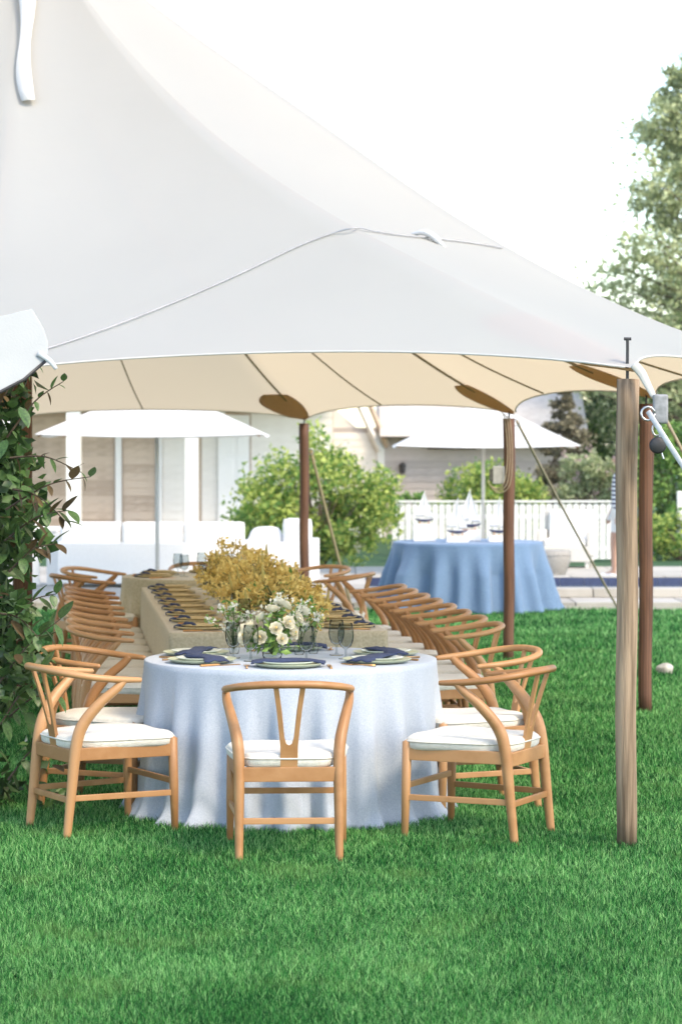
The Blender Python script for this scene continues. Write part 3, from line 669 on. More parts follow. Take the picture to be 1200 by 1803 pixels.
# ------------------------------------------------------------------ leafy shrub climbing the near pole
vs = thing('climbing_shrub', 'dark leafy shrub climbing the tent pole beside the oak armchair', 'shrub', (-1.80, 12.25, 0))
rd = np.random.default_rng(21); cs = []; rs = []
for k in range(150):
    z = 2.12 * rd.random() ** .9; wdt = .40 if z < .75 else .30 if z < 1.5 else .24
    a = rd.random() * 6.283; q = rd.random() ** .6
    cs.append((math.cos(a) * wdt * q, .28 * math.sin(a) * q + .05, z + .03)); rs.append(.10)
P = clumps(cs, rs, 24, 3); P = P[P[:, 2] > .02]
V, Fi = leafcloud(P, .085, .6, seed=4, up=-.15); tag(raw('foliage', V, Fi, M['vine'], vs), kind='stuff')
def leaf_mesh(w=.55):
    V = []; Fc = []; n = 8
    for i in range(n + 1):
        u = i / n; hw = w * .5 * math.sin(math.pi * min(1, u ** .8)) ** .85 + (.004 if 0 < i < n else .002); bend = -.16 * u * u
        V += [(-hw, u, bend + .12 * hw), (0, u, bend - .02), (hw, u, bend + .12 * hw)]
    for i in range(n):
        for j in range(2): Fc.append((i * 3 + j, i * 3 + j + 1, (i + 1) * 3 + j + 1, (i + 1) * 3 + j))
    return V, Fc
lf = [mk('leaf', leaf_mesh(w), m, vs, smooth=True) for w, m in ((.62, M['vine']), (.5, M['vine']), (.55, M['vinered']))]
used = [0, 0, 0]
def put_leaf(p, d, size, kind):
    o = lf[kind]
    if used[kind]: o = o.copy(); C.objects.link(o)
    used[kind] = 1
    q = Vector(d).to_track_quat('Y', 'Z'); o.location = p; o.rotation_mode = 'QUATERNION'; o.rotation_quaternion = q @ Vector((0, 1, 0)).rotation_difference(Vector((0, 1, 0))); o.scale = (size,) * 3
sprigs = [((.20, -.15, 1.75), (.55, -.20, 1.68), 9, .055), ((.18, -.15, 1.50), (.60, -.25, 1.66), 10, .07), ((.18, -.2, 1.35), (.50, -.3, 1.50), 11, .085), ((.2, -.2, 1.2), (.44, -.3, 1.34), 9, .08),
          ((.12, -.2, .62), (.46, -.3, .98), 12, .095), ((.1, -.25, .35), (.38, -.35, .74), 10, .095), ((.18, -.1, 1.85), (.46, -.15, 2.12), 10, .05), ((.1, -.1, 1.95), (.34, -.2, 2.2), 9, .05),
          ((.2, -.2, .95), (.44, -.3, 1.10), 8, .08), ((.2, -.25, .2), (.42, -.35, .40), 8, .07), ((.15, -.2, 1.0), (.36, -.3, .88), 8, .085), ((.22, -.2, 1.6), (.48, -.3, 1.45), 8, .075), ((.2, -.2, .5), (.45, -.35, .62), 9, .07)]
for si, (a, b, n, sz) in enumerate(sprigs):
    a, b = Vector(a), Vector(b); mid = a.lerp(b, .5) + Vector((0, 0, .04)); pth = smooth_path([a, mid, b], 8)
    mk('twig', tube(pth, [.006, .004, .002], 5), M['vinetwig'], vs)
    for k in range(n):
        u = .15 + .85 * k / (n - 1); p = pth[min(len(pth) - 1, int(u * (len(pth) - 1)))]
        side = 1 if k % 2 else -1; d = (b - a).normalized() * .6 + Vector((random.uniform(-.3, .3), random.uniform(-.6, .2), side * .7 + random.uniform(-.5, .1)))
        put_leaf(p, d, sz * random.uniform(.8, 1.45), 2 if (random.random() < .38 and a.z > 1.2) else random.choice((0, 1)))
for k in range(90):                     # big outward leaves on the face of the shrub
    z = random.uniform(.1, 2.1); x = random.uniform(-.05, .30) if z > .7 else random.uniform(-.05, .42)
    put_leaf((x, -.26 + random.uniform(-.05, .08), z), (random.uniform(-.2, .9), random.uniform(-.9, .1), random.uniform(-.9, .5)), random.uniform(.07, .125), random.choice((0, 1, 1)) if random.random() > .12 else 2)

# ------------------------------------------------------------------ flowers on the tables
def golden(c, label, seed, wide=.27, hh=.34, dark=False):
    rd = np.random.default_rng(seed); t = thing('flower_arrangement', label, 'flowers', c)
    mk('vase', lathe([(0, 0), (.05, 0), (.065, .03), (.06, .08), (.05, .11), (.055, .115), (.045, .115), (.05, .08), (0, .01)], 20), M['rattan'], t, smooth=True)
    cs = []; st = []
    for k in range(60):
        a = rd.random() * 6.283; q = rd.random() ** .5; r = wide * q; z = .07 + hh * (1 - .72 * q * q) * rd.uniform(.35, 1.28)
        p = (r * math.cos(a), r * math.sin(a), z); cs.append(p); st.append(tube([(0, 0, .06), (p[0] * .35, p[1] * .35, .08 + z * .4), p], [.0035, .003, .002], 4))
    mk('stems', join(*st), M['stem'], t)
    P = clumps(cs, [.044] * len(cs), 30, seed); V, Fi = leafcloud(P, .030, .6, seed=seed, up=.3); tag(raw('blossoms', V, Fi, M['gold'], t), kind='stuff')
    Q = clumps(cs[:16], [.07] * 16, 14, seed + 5); V, Fi = leafcloud(Q * [1, 1, .9], .045, .4, seed=seed + 6, up=.2); tag(raw('leaves', V, Fi, M['leafd'] if dark else M['golddark'], t), kind='stuff')
    for k in range(4):
        p = cs[k * 7]; mk('flower_spike', tube([(p[0], p[1], p[2]), (p[0] * 1.05, p[1] * 1.05, p[2] + .05), (p[0] * 1.08, p[1] * 1.08, p[2] + .10)], [.007, .010, .004], 6), M['golddark'], t)
gl = ['golden flower arrangement next to the white flowers, with dark green leaves', 'golden flower arrangement second along the long table', 'golden flower arrangement in the middle of the long table', 'golden flower arrangement fourth along the long table', 'tallest golden flower arrangement at the far end of the long table']
for k in range(5):
    golden(A0 + AX * (.42 + .78 * k) + NX * (.02 + .04 * (k % 2)) + Vector((0, 0, TZ)), gl[k], 30 + k, .29 + .012 * k, (.17, .20, .23, .26, .28)[k], k == 0)
def rose_mesh():
    V = []; Fc = []
    for ring, (n, r0, r1, z1) in enumerate(((8, .010, .036, .018), (7, .009, .028, .028), (5, .006, .018, .033), (4, .003, .010, .034))):
        for k in range(n):
            a = 2 * math.pi * (k + ring * .37) / n; w_ = math.pi / n * 1.25; o_ = len(V)
            for (f, wf, z) in ((0, .5, 0), (.55, 1, z1 * .35), (.9, 1.0, z1 * .85), (1.08, .45, z1)):
                r = r0 + (r1 - r0) * f
                V += [(r * math.cos(a - w_ * wf), r * math.sin(a - w_ * wf), z + .003), (r * 1.04 * math.cos(a), r * 1.04 * math.sin(a), z), (r * math.cos(a + w_ * wf), r * math.sin(a + w_ * wf), z + .003)]
            for j in range(3):
                for q in range(2): Fc.append((o_ + j * 3 + q, o_ + j * 3 + q + 1, o_ + j * 3 + q + 4, o_ + j * 3 + q + 3))
    return V, Fc
wf = thing('flower_arrangement', 'white garden roses and sprigs in a clear vase on the blue-grey cloth', 'flowers', C1 + Vector((-.09, -.02, TZ)))
mk('vase', lathe([(0, 0), (.045, 0), (.05, .02), (.045, .07), (.05, .11), (.047, .11), (.042, .07), (.046, .02), (0, .006)], 24), M['clear'], wf, smooth=True)
rp = [(-.115, -.08, .125, 1.25), (-.05, -.10, .12, .95), (-.10, -.02, .175, 1.0), (.02, -.09, .17, .9), (.075, -.07, .20, .95), (.0, .0, .26, 1.0), (.06, .01, .285, .95), (.12, -.02, .225, .85), (.10, -.06, .14, .9), (-.05, .03, .215, .85), (.03, .06, .30, .85), (.15, .03, .26, .8), (-.14, .04, .15, .9), (.05, -.12, .115, .8)]
rp = [(x, y, z * .88, s_) for x, y, z, s_ in rp]; ro = None; st = []; lfp = []
for (x, y, z, s) in rp:
    d = Vector((x * 1.6, y * 2.4, .10)); 
    if ro is None: ro = mk('rose', rose_mesh(), M['rose'], wf, smooth=True); o = ro
    else: o = share(ro, wf)
    o.location = (x, y, z); o.rotation_euler = d.to_track_quat('Z', 'Y').to_euler(); o.scale = (s, s, s)
    cc = mk('flower_heart', lathe([(0, .036), (.006, .034), (.007, .028), (0, .025)], 8), M['rosec'], o, smooth=True)
    st.append(tube([(0, 0, .02), (x * .3, y * .3, z * .55), (x, y, z)], .0028, 5)); lfp += [(x * .7, y * .7, z * .75)] * 1
mk('stems', join(*st), M['stem'], wf); P = clumps(lfp, [.06] * len(lfp), 16, 8); V, Fi = leafcloud(P, .045, .5, seed=9, up=.2); tag(raw('leaves', V, Fi, M['leafd'], wf), kind='stuff')
P = clumps([(x * 1.1, y, z + .02) for x, y, z, s in rp[4:12]], [.045] * 8, 24, 12); V, Fi = leafcloud(P, .018, .8, seed=13); tag(raw('sprigs', V, Fi, M['whitefl'], wf), kind='stuff')
for k, (a_, b_) in enumerate(((.13, .10), (.20, .17), (-.20, .16))):
    cf = thing('bud_vase', ['bud vase of cream blossom beside the white roses', 'bud vase of cream blossom between white roses and golden flowers', 'bud vase of cream blossom on the shrub side of the white roses'][k], 'flowers', C1 + Vector((-.09 + a_, b_ + .1, TZ)), group='bud vases')
    mk('vase', lathe([(0, 0), (.022, 0), (.028, .03), (.014, .07), (.016, .09), (.012, .09), (.010, .07), (.02, .03), (0, .005)], 14), M['clear'], cf, smooth=True)
    rd = np.random.default_rng(90 + k); tips = [(rd.normal() * .05, rd.normal() * .04, .13 + rd.random() * .12) for _ in range(9)]
    mk('stems', join(*[tube([(0, 0, .02), (x * .3, y * .3, z * .6), (x, y, z)], .002, 4) for x, y, z in tips]), M['stem'], cf)
    V, Fi = leafcloud(clumps(tips, [.024] * 9, 22, 91 + k), .018, .8, seed=92 + k); tag(raw('blossoms', V, Fi, M['whitefl'] if k != 1 else M['gold'], cf), kind='stuff')
    V, Fi = leafcloud(clumps(tips, [.05] * 9, 6, 95 + k), .035, .45, seed=96 + k); tag(raw('leaves', V, Fi, M['leafd'], cf), kind='stuff')
# stone at the foot of the pole
def lumpy(r, seed, sq=(1, 1, .7)):
    bm = bmesh.new(); bmesh.ops.create_icosphere(bm, subdivisions=3, radius=r); rd = np.random.default_rng(seed); ph = rd.random(6) * 6
    V = [(v.co * (1 + .12 * math.sin(v.co.x / r * 3 + ph[0]) + .10 * math.sin(v.co.y / r * 4 + ph[1]) + .06 * math.sin(v.co.z / r * 6 + ph[2]))) for v in bm.verts]
    g = [(v.x * sq[0], v.y * sq[1], v.z * sq[2]) for v in V], [tuple(x.index for x in f.verts) for f in bm.faces]; bm.free(); return g
o = mk('stone', lumpy(.07, 3), M['rock'], smooth=True); p = at(1156, 1190); o.location = (p.x + .06, p.y, .045); tag(o, 'small pale rounded stone in the grass by the reddish pole', 'stone')

# ------------------------------------------------------------------ blue cloth table with model sailboats
BT = Vector((1.37, 27.15, 0)); BT.x = (822 - 600) / F * 27.9; BT.y = 27.75; BZ = 0.0
round_table(BT, .80, 'round table hidden under the blue cloth by the pool')
o = mk('tablecloth', round_cloth(.83, .97, 8, 15, amp=.115, puddle=.01), M['bluecloth'], smooth=True, solid=.003); o.location = (BT.x, BT.y, .006); tag(o, 'denim-blue floor-length cloth on the sailboat table', 'tablecloth')
def boat(x, y, base_h, sc, label):
    p = Vector((BT.x + x, BT.y + y, .760))
    b = mk('display_box', box((0, 0, base_h / 2), (.24, .2, base_h)), M['white'], bevel=.004); b.location = p; tag(b, 'white display box under the ' + label.replace(', standing apart at the hydrangea end', '').replace(' of the blue cloth', ''), 'box', 'display boxes')
    t = thing('model_sailboat', label, 'model boat', p + Vector((0, 0, base_h)), group='model sailboats'); 
    V = []; Fc = []; n = 14; m = 6
    for i in range(n + 1):
        u = i / n * 2 - 1; hw = .028 * (1 - abs(u) ** 2.2) ** .7 + .001; dp = .035 * (1 - u * u) ** .6 + .004; sh = .012 * u * u
        for j in range(m + 1):
            a = math.pi * j / m; V.append((u * .13, -hw * math.cos(a), .062 + sh - dp * math.sin(a)))
    for i in range(n):
        for j in range(m): Fc.append((i * 7 + j, (i + 1) * 7 + j, (i + 1) * 7 + j + 1, i * 7 + j + 1))
        Fc.append((i * 7, i * 7 + 6, (i + 1) * 7 + 6, (i + 1) * 7))
    sv = lambda g: ([(a * sc, b_ * sc, c * sc) for a, b_, c in g[0]], g[1])
    mk('hull', sv((V, Fc)), M['navy'], t, smooth=True)
    mk('stand', sv(join(box((-.06, 0, .02), (.012, .05, .04)), box((.06, 0, .02), (.012, .05, .04)), box((0, 0, .004), (.16, .06, .008)))), M['oak'], t)
    mk('mast', sv(tube([(.01, 0, .06), (.01, 0, .46)], [.004, .002], 6)), M['white'], t)
    def sail(pts, by):
        V = []; Fc = []; n = 8; a, b_, c = [Vector(q) for q in pts]
        for i in range(n + 1):
            for j in range(n + 1):
                u, v = i / n, j / n; q = a.lerp(b_, v).lerp(c, u); V.append(q + Vector((0, by * math.sin(math.pi * u) * math.sin(math.pi * v * .9), 0)))
        for i in range(n):
            for j in range(n): Fc.append((i * 9 + j, (i + 1) * 9 + j, (i + 1) * 9 + j + 1, i * 9 + j + 1))
        return V, Fc
    mk('mainsail', sv(sail([(-.005, 0, .095), (-.13, 0, .10), (.006, 0, .455)], .02)), M['sail'], t, smooth=True, solid=.002); mk('jib', sv(sail([(.02, 0, .085), (.125, 0, .08), (.012, 0, .40)], .02)), M['sail'], t, smooth=True, solid=.002)
    t.rotation_euler = (0, 0, R(random.uniform(-12, 12)))
boat(-.48, .10, .19, .82, 'model sailboat on the tallest box, standing apart at the hydrangea end')
boat(-.13, -.28, .07, .92, 'model sailboat on the low box at the front edge of the blue cloth')
boat(.03, .22, .12, 1.0, 'model sailboat with the highest sail between two others')
boat(.34, -.12, .07, .92, 'model sailboat beside the pole with the junction box')

# ------------------------------------------------------------------ parasols
def parasol(loc, half, zr, za, label, polem, flip=0):
    t = thing('parasol', label, 'parasol', loc)
    V = [(0, 0, za)]; Fc = []; n = 8
    ring = []
    for j in range(1, 7):
        q = j / 6
        for k in range(32):
            a = k / 32 * 4; i = int(a); u = a - i
            cs_ = [(-1, -1), (1, -1), (1, 1), (-1, 1)]; c0, c1 = cs_[i], cs_[(i + 1) % 4]
            x = (c0[0] * (1 - u) + c1[0] * u) * half * q; y = (c0[1] * (1 - u) + c1[1] * u) * half * q
            V.append((x, y, za + (zr - za) * q ** .92 - .03 * math.sin(math.pi * u) * q))
    for k in range(32): Fc.append((0, 1 + k, 1 + (k + 1) % 32))
    for j in range(5):
        for k in range(32): Fc.append((1 + j * 32 + k, 1 + (j + 1) * 32 + k, 1 + (j + 1) * 32 + (k + 1) % 32, 1 + j * 32 + (k + 1) % 32))
    mk('canopy', (V, Fc), M['parasol'], t, solid=.004)
    mk('pole', tube([(0, 0, 0), (0, 0, za - .02)], .024, 12), polem, t, smooth=True)
    mk('base', lathe([(.27, 0), (.27, .04), (.05, .06), (.04, .25), (0, .25)], 24), M['greybox'], t)
    for k in range(4):
        c = [(-1, -1), (1, -1), (1, 1), (-1, 1)][k]; mk('rib', tube([(0, 0, za - .05), (c[0] * half * .97, c[1] * half * .97, zr - .02)], .009, 6), M['oak'], t)
    mk('crank', box((.0, -.035, za - .38), (.07, .06, .22)), M['patch'], t, bevel=.01); mk('finial', lathe([(.03, za), (.02, za + .04), (0, za + .05)], 10), polem, t)
    return t
parasol(((277 - 600) / F * 28.6, 28.6, .084), 1.25, 1.86, 2.48, 'white square parasol on pale pole in front of the white sofa', M['strapw'])
parasol(((850 - 600) / F * 34.2, 34.2, .084), 1.22, 1.74, 2.40, 'white square parasol by the pool behind the blue table', M['wicker'])

# ------------------------------------------------------------------ terrace furniture
def soft_box(c, d, r=.05):
    g = box(c, d); return g
TZ2 = .084
sf = thing('garden_sofa', 'long white three-seat garden sofa seen from behind', 'sofa', (-2.32, 31.0, TZ2))
mk('back_panel', box((0, -.34, .30), (2.30, .10, .50)), M['upholst'], sf, bevel=.02); mk('seat_base', box((0, .05, .20), (2.26, .70, .26)), M['upholst'], sf, bevel=.02)
for s in (-1, 1):
    mk('armrest', box((s * 1.10, .06, .31), (.11, .72, .50)), M['upholst'], sf, bevel=.02)
    for q in (-.3, .35): mk('leg', box((s * 1.05, q, .035), (.06, .06, .08)), M['oak'], sf)
for k in range(3):
    mk('back_cushion', box((-.76 + .76 * k, -.19, .58), (.745, .18, .44)), M['upholst'], sf, bevel=.05, smooth=True); mk('seat_cushion', box((-.70 + .70 * k, .12, .39), (.68, .55, .12)), M['upholst'], sf, bevel=.04, smooth=True)
lc = thing('garden_armchair', 'white garden armchair with grey cushions beside the long sofa', 'armchair', (-.72, 31.1, TZ2), R(-6))
mk('back_panel', box((0, -.30, .30), (.80, .10, .50)), M['upholst'], lc, bevel=.02); mk('seat_base', box((0, .05, .20), (.78, .66, .26)), M['upholst'], lc, bevel=.02)
for s in (-1, 1): mk('armrest', box((s * .36, .05, .32), (.10, .70, .52)), M['upholst'], lc, bevel=.02)
mk('back_cushion', box((.20, -.16, .60), (.36, .2, .48)), M['upholst'], lc, bevel=.08, smooth=True); mk('throw_pillow', lumpy(.20, 5, (1.1, .5, .9)), M['upholst'], lc, smooth=True).location = (-.2, -.12, .58)
cn = thing('console_table', 'white slatted console table beside the long sofa', 'table', (-3.95, 31.2, TZ2))
mk('top', box((0, 0, .70), (.85, .45, .05)), M['white'], cn, bevel=.006)
for x in (-.38, -.13, .13, .38): mk('slat', box((x, -.18, .34), (.16, .04, .66)), M['white'], cn, bevel=.004)
for x in (-.35, .35): mk('leg', box((x, .18, .34), (.07, .07, .66)), M['white'], cn)
for k, (x, l) in enumerate(((-4.12, 'white planter with leafy greens on the console table, nearer the shrub'), (-3.78, 'white planter with leafy greens on the console table, nearer the sofa'))):
    pb = thing('planter', l, 'planter', (x, 31.2, TZ2 + .726)); mk('pot', lathe([(0, 0), (.09, 0), (.13, .18), (.135, .2), (.12, .2), (.11, .17), (0, .16)], 16), M['white'], pb)
    P = clumps([(0, 0, .24)], [.15], 220, 40 + k); V, Fi = leafcloud(P, .07, .5, seed=41 + k, up=.6); tag(raw('foliage', V, Fi, M['leafy'], pb), kind='stuff')
wc = thing('wicker_armchair', 'white wicker armchair with pale cushion against the picket fence', 'armchair', at(998, 1006, .02), R(168))
mk('back', join(box((0, -.32, .60), (.74, .07, .56))), M['wicker'], wc, bevel=.03); mk('seat_base', box((0, .02, .26), (.72, .66, .22)), M['wicker'], wc, bevel=.02)
for s in (-1, 1): mk('arm', box((s * .36, 0, .42), (.09, .70, .36)), M['wicker'], wc, bevel=.03)
for x in (-.32, .32):
    for y in (-.28, .30): mk('leg', box((x, y, .08), (.05, .05, .16)), M['wicker'], wc)
mk('seat_cushion', box((0, .05, .42), (.60, .58, .12)), M['upholst'], wc, bevel=.04, smooth=True); mk('back_cushion', box((0, -.22, .66), (.58, .14, .42)), M['upholst'], wc, bevel=.05, smooth=True)
pf = thing('woven_stool', 'grey woven tub stool in front of the wicker armchair', 'stool', at(975, 1028, .0))
pf.location.z = TZ2
mk('tub', lathe([(0, 0), (.12, 0), (.16, .06), (.22, .22), (.225, .34), (.20, .36), (0, .36)], 28), M['basket'], pf, smooth=True)
for k in range(6): mk('weave_band', lathe([(.145 + .014 * k + .01, .05 + k * .05 - .008), (.145 + .014 * k + .018, .05 + k * .05), (.145 + .014 * k + .01, .05 + k * .05 + .008)], 28), M['basket'], pf)

# ------------------------------------------------------------------ picket fence
FY = 39.2; fx0 = (695 - 600) / F * FY; fe = thing('picket_fence', 'cream close-board picket fence behind the pool', 'fence', (fx0, FY, 0))
pk = None
for k in range(34):
    g = (k * .105, random.uniform(-.004, .004), 0)
    if pk is None: pk = mk('picket', prism([(-.044, .05), (.044, .05), (.044, .90), (0, .93), (-.044, .90)], -.01, .01), M['trim'], fe); pk.location = g
    else: share(pk, fe, g)
for z in (.22, .72): mk('rail', box((1.74, .035, z), (3.6, .04, .07)), M['trim'], fe)
mk('cap_rail', box((1.74, 0, .955), (3.6, .07, .03)), M['trim'], fe)
for k in range(3): mk('post', box((k * 1.74, .06, .48), (.09, .09, .96)), M['trim'], fe)

# ------------------------------------------------------------------ houses
def courses(parent, x0, x1, y, z0, z1, m, name='shingle_course', step=.14):
    n = int((z1 - z0) / step); g = prism([(-.0, 0), (.018, 0), (.004, step), (0, step)], 0, x1 - x0); V = [(yy, -x, z) for x, yy, z in g[0]]
    o = None
    for k in range(n):
        if o is None: o = mk(name, (V, g[1]), m, parent); o.location = (x0, y, z0)
        else: share(o, parent, (x0, y, z0 + k * step))
HX = -5.6; HY = 44.0
ho = thing('shingled_house', 'shingled house with white porch columns behind the sofa', 'house', (HX, HY, 0))
def hx(px, y=HY): return (px - 600) / F * y - HX
x0, x1 = -6.0, hx(585)
mk('wall', box(((x0 + x1) / 2, 3.6, 1.5), (x1 - x0, 6.0, 3.0)), M['shingle'], ho)
for (a, b, mm) in ((-60, 196, M['shingle']), (212, 270, M['shingle']), (282, 332, M['clap']), (352, 388, M['clap'])): courses(ho, hx(a), hx(b), .6, .1, 2.9, mm)
mk('porch_floor', box(((x0 + x1) / 2, -.2, .09), (x1 - x0, 1.58, .18)), M['stone'], ho)
for px, w_ in ((138, .24), (342, .22), (20, .24)): 
    c = mk('column', join(box((0, 0, 1.44), (w_, w_, 2.52)), box((0, 0, .24), (w_ + .08, w_ + .08, .12)), box((0, 0, 2.6), (w_ + .06, w_ + .06, .1))), M['trim'], ho); c.location = (hx(px), -.7, 0)
for px in (204, 276): mk('corner_board', box((hx(px), .55, 1.45), (.11, .06, 2.9)), M['trim'], ho)
mk('porch_beam', box(((x0 + x1) / 2, -.7, 2.80), (x1 - x0, .26, .30)), M['trim'], ho)
d = mk('door', box((hx(412), .56, 1.28), (.50, .05, 2.2)), M['trim'], ho, bevel=.006)
for z in (.7, 1.35, 1.95):
    for s in (-1, 1): mk('door_panel', box((hx(412) + s * .115, .53, z), (.16, .02, .48)), M['trim'], d, bevel=.006)
mk('handle', tube([(hx(412) + .2, .52, 1.2), (hx(412) + .2, .46, 1.2)], .025, 8), M['steel'], d)
mk('corner_board', box((hx(388), .55, 1.45), (.13, .07, 2.9)), M['trim'], ho); courses(ho, hx(440), hx(585), .6, .1, 2.9, M['clap'], 'clapboard')
V = [(x0 - .3, -1.2, 2.98), (x1 + .3, -1.2, 2.98), (x1 + .3, 3.4, 5.6), (x0 - .3, 3.4, 5.6), (x1 + .3, 7.2, 2.98), (x0 - .3, 7.2, 2.98)]
mk('roof', (V, [(0, 1, 2, 3), (3, 2, 4, 5), (0, 3, 5), (1, 4, 2), (0, 5, 4, 1)]), M['roofm'], ho)
# grey cottage behind the fence
GY = 50.0; gx = lambda px: (px - 600) / F * GY
gc = thing('grey_cottage', 'grey shingled cottage with white rake boards behind the picket fence', 'house', (gx(720), GY, 0)); ox = gx(720)
a, b = gx(584) - ox, gx(1005) - ox
mk('wall', box(((a + b) / 2, 3.02, 1.1), (b - a, 6, 2.2)), M['greyshingle'], gc); courses(gc, gx(672) - ox, b, 0, 0, 2.1, M['greyshingle']); courses(gc, a, gx(668) - ox, 0, 0, 2.1, M['clap'], 'clapboard')
mk('gable_wall', prism([(a - .9, 2.15), (a + .55, 2.15), (a - .9, 3.4)], .06, 5.9), M['clap'], gc)
for dz, (p0, p1) in enumerate((((gx(628) - ox, 2.72), (gx(668) - ox, 1.75)), ((gx(648) - ox, 2.72), (gx(682) - ox, 1.82)))):
    mk('rake_board', tube([(p0[0], -.12 - .03 * dz, p0[1]), (p1[0], -.12 - .03 * dz, p1[1])], .055, 4), M['trim'] if dz == 0 else M['shingle'], gc)
mk('corner_board', box((gx(670) - ox, -.03, 1.05), (.14, .06, 2.1)), M['trim'], gc)
V = [(gx(668) - ox, -.5, 2.02), (b + .3, -.5, 2.02), (b + .3, 3, 4.0), (gx(668) - ox, 3, 4.0), (b + .3, 6.4, 2.1), (gx(668) - ox, 6.4, 2.1)]
mk('roof', (V, [(0, 1, 2, 3), (3, 2, 4, 5), (0, 3, 5), (1, 4, 2), (0, 5, 4, 1)]), M['roofm'], gc); mk('fascia', box(((gx(752) + b + ox) / 2 - ox, -.53, 1.96), (b + ox - gx(752), .05, .16)), M['trim'], gc)
mk('under_eave_line', box(((gx(752) + gx(838)) / 2 - ox, -.06, 1.80), (gx(838) - gx(752), .05, .07)), M['bark'], gc)  # plain dark line along the wall below the fascia
wl = thing('wall_lantern', 'small black lantern on the grey cottage wall', 'lantern', (gx(708), GY - .09, 1.28))
mk('body', lathe([(0, 0), (.05, .01), (.06, .16), (.08, .17), (.02, .22), (0, .23)], 8), M['dark'], wl); mk('bracket', tube([(0, 0, .2), (0, .08, .14)], .012, 6), M['dark'], wl)

# ------------------------------------------------------------------ shrubs and trees
shrub('hydrangea_bush', 'tall sunlit hydrangea bush with white blooms between the sofa and blue table', (-.35, 36.9, 0), 1.22, .85, 2.15, 120, 130, .085, M['leafy'], 51, M['whitefl'], 70)
shrub('low_shrub', 'low green shrub at the foot of the porch door', (-1.55, 38.5, 0), .55, .5, .95, 30, 90, .08, M['leafd'], 52, M['pinkfl'], 8)
shrub('leafy_shrub', 'yellow-green shrub rising behind the fence in front of grey cottage', ((862 - 600) / F * 42.5, 42.5, 0), .98, .7, 1.72, 80, 120, .09, M['leafy'], 53)
shrub('leafy_shrub', 'small green shrub at the fence end by the grey cottage wall', ((722 - 600) / F * 41.5, 41.5, 0), .35, .3, 1.15, 20, 80, .08, M['leafd'], 54)
shrub('flowering_shrub', 'shrub with dusty pink blossom behind the fence beside weathered pole', ((1043 - 600) / F * 43.5, 43.5, 0), .62, .6, 1.9, 60, 120, .08, M['leafo'], 55, M['pinkfl'], 60)
shrub('leafy_shrub', 'broad dark green shrub beyond the fence end by the reddish pole', ((1190 - 600) / F * 42, 42, 0), .9, .8, 2.5, 90, 130, .10, M['leafd'], 56)
shrub('leafy_shrub', 'low bright hedge plant at the lawn edge beyond the pool', ((1200 - 600) / F * 40, 40, 0), .9, .6, .75, 40, 90, .09, M['leafy'], 57)
tree('conifer', 'dark bronze conifer just beyond the fence and parasol', ((990 - 600) / F * 47, 47, 0), 3.1, .85, 70, 60, .08, M['leafb'], 60, .15, .05, .8)
tree('broadleaf_tree', 'tall airy tree with spreading sprays beyond the tent corner', ((1235 - 600) / F * 50, 50, 0), 9.9, 3.0, 150, 52, .13, M['leafo'], 61, -.02, .12, .55)
tree('broadleaf_tree', 'mid green tree behind the pink blossom shrub', ((1085 - 600) / F * 53, 53, 0), 4.6, 1.5, 90, 60, .12, M['leafd'], 62, 0, .08, .55)
tree('broadleaf_tree', 'dense green tree behind the airy tree beyond the tent corner', ((1330 - 600) / F * 58, 58, 0), 9.0, 3.6, 150, 60, .15, M['leafd'], 63, 0, .08, .5)
pp = mk('white_post', box((0, 0, .55), (.11, .11, 1.1)), M['trim'], bevel=.01); pp.location = at(1197, 985); tag(pp, 'white square garden post by the lawn beyond the pool', 'post')

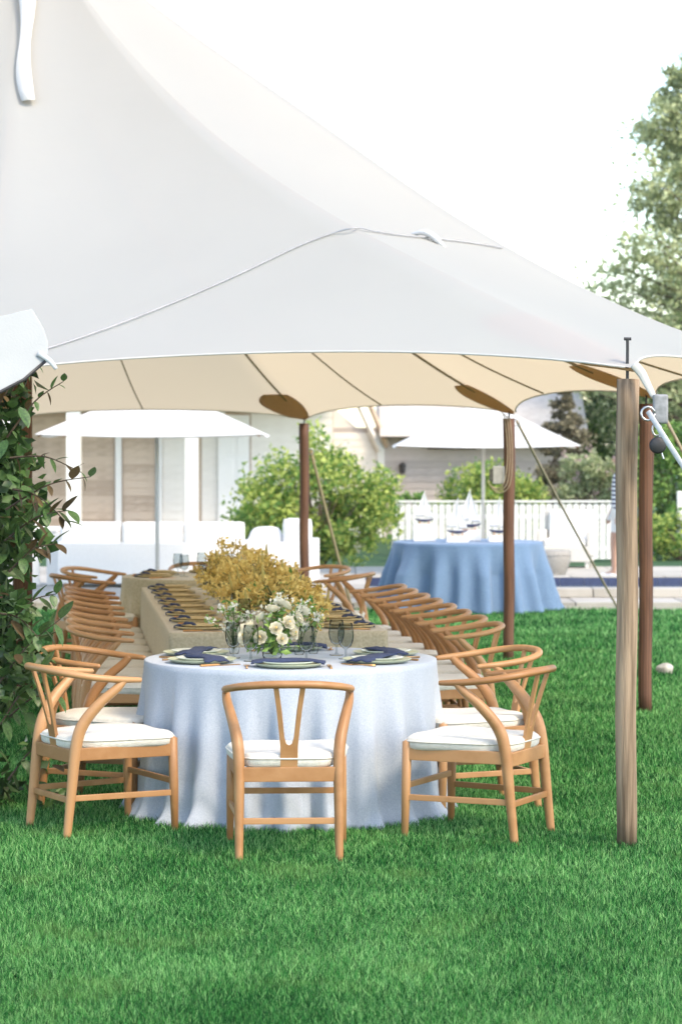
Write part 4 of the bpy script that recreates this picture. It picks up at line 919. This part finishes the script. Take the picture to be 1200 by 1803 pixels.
# ------------------------------------------------------------------ person behind the weathered pole
pe = thing('person', 'person in navy striped top and pale shoes standing by the pool behind the pole', 'person', (at(1091, 1031).x, 32.6, TZ2), R(100))
def body():
    vs_ = {'pel': (0, 0, .90, .125), 'wai': (0, .01, 1.05, .115), 'che': (0, .0, 1.25, .135), 'neb': (0, -.01, 1.39, .06), 'nec': (0, .0, 1.45, .05), 'hd1': (0, .02, 1.54, .078), 'hd2': (0, .015, 1.61, .075),
           'shl': (-.16, 0, 1.35, .055), 'ell': (-.21, -.05, 1.10, .040), 'wrl': (-.20, .06, .88, .028), 'hal': (-.20, .09, .80, .030), 'shr': (.16, 0, 1.35, .055), 'elr': (.21, -.05, 1.10, .040), 'wrr': (.20, .06, .88, .028), 'har': (.20, .09, .80, .030),
           'hil': (-.09, 0, .83, .095), 'knl': (-.10, .02, .48, .058), 'anl': (-.10, -.02, .09, .036), 'tol': (-.10, .12, .035, .034), 'hir': (.09, 0, .83, .095), 'knr': (.10, .05, .48, .058), 'anr': (.10, .05, .09, .036), 'tor': (.10, .19, .035, .034)}
    for s, x in (('l', -.20), ('r', .20)):
        for f in range(4): vs_[f'f{f}{s}'] = (x + (f - 1.5) * .006, .085 + f * .012, .71 + .008 * abs(f - 1.4), .009)
        vs_[f'th{s}'] = (x * .88, .12, .76, .010)
    ks = list(vs_); E = [('pel', 'wai'), ('wai', 'che'), ('che', 'neb'), ('neb', 'nec'), ('nec', 'hd1'), ('hd1', 'hd2')]
    for s in 'lr':
        E += [('che', 'sh' + s), ('sh' + s, 'el' + s), ('el' + s, 'wr' + s), ('wr' + s, 'ha' + s), ('pel', 'hi' + s), ('hi' + s, 'kn' + s), ('kn' + s, 'an' + s), ('an' + s, 'to' + s), ('ha' + s, 'th' + s)] + [('ha' + s, f'f{f}{s}') for f in range(4)]
    me = bpy.data.meshes.new('body'); me.from_pydata([vs_[k][:3] for k in ks], [(ks.index(a), ks.index(b)) for a, b in E], [])
    o = bpy.data.objects.new('body', me); C.objects.link(o)
    m = o.modifiers.new('skin', 'SKIN'); sv = me.skin_vertices[0].data
    for i, k in enumerate(ks): sv[i].radius = (vs_[k][3], vs_[k][3]); sv[i].use_root = (k == 'pel')
    q = o.modifiers.new('sub', 'SUBSURF'); q.levels = 2; q.render_levels = 2
    dg = bpy.context.evaluated_depsgraph_get(); nm = bpy.data.meshes.new_from_object(o.evaluated_get(dg)); bpy.data.objects.remove(o)
    return nm
nm = body(); nm.materials.clear()
for m in ('skin', 'shirt', 'white'): nm.materials.append(M[m])
for p in nm.polygons:
    c = p.center; p.use_smooth = True
    p.material_index = 1 if (.92 < c.z < 1.42 and (abs(c.x) < .17 or c.z > 1.12)) else 2 if (.60 < c.z <= .92 and abs(c.x) < .18 and c.y < .16) else 0
bo = bpy.data.objects.new('body', nm); C.objects.link(bo); bo.parent = pe
mk('hair', move(lumpy(.092, 9, (.95, 1.05, 1.0)), (0, -.012, 1.625)), M['hair'], pe, smooth=True)
for s, y in ((-.10, .05), (.10, .12)): mk('shoe', move(lumpy(.07, 4, (.62, 1.7, .62)), (s, y, .045)), M['white'], pe, smooth=True)
mk('nose', move(lumpy(.014, 2, (.8, 1, 1.2)), (0, .095, 1.545)), M['skin'], pe, smooth=True)
for s in (-1, 1): mk('ear', move(lumpy(.02, 2, (.4, .8, 1.2)), (s * .078, .005, 1.55)), M['skin'], pe, smooth=True); mk('eye', move(lumpy(.009, 2, (1.3, .6, .8)), (s * .03, .088, 1.57)), M['dark'], pe)
mk('mouth', box((0, .09, 1.505), (.035, .008, .007)), M['pinkfl'], pe)

# ------------------------------------------------------------------ warm summer haze in the air
hz = bpy.data.materials.new('haze'); hz.use_nodes = True; hz.node_tree.nodes.remove(hz.node_tree.nodes['Principled BSDF'])
pv = hz.node_tree.nodes.new('ShaderNodeVolumePrincipled'); pv.inputs['Color'].default_value = (1, .985, .96, 1); pv.inputs['Density'].default_value = .0003; pv.inputs['Anisotropy'].default_value = .1
hz.node_tree.links.new(pv.outputs[0], hz.node_tree.nodes['Material Output'].inputs['Volume'])
ho_ = mk('haze', box((0, 45, 6.5), (160, 130, 15)), hz); tag(ho_, 'pale sunlit summer haze', kind='stuff')
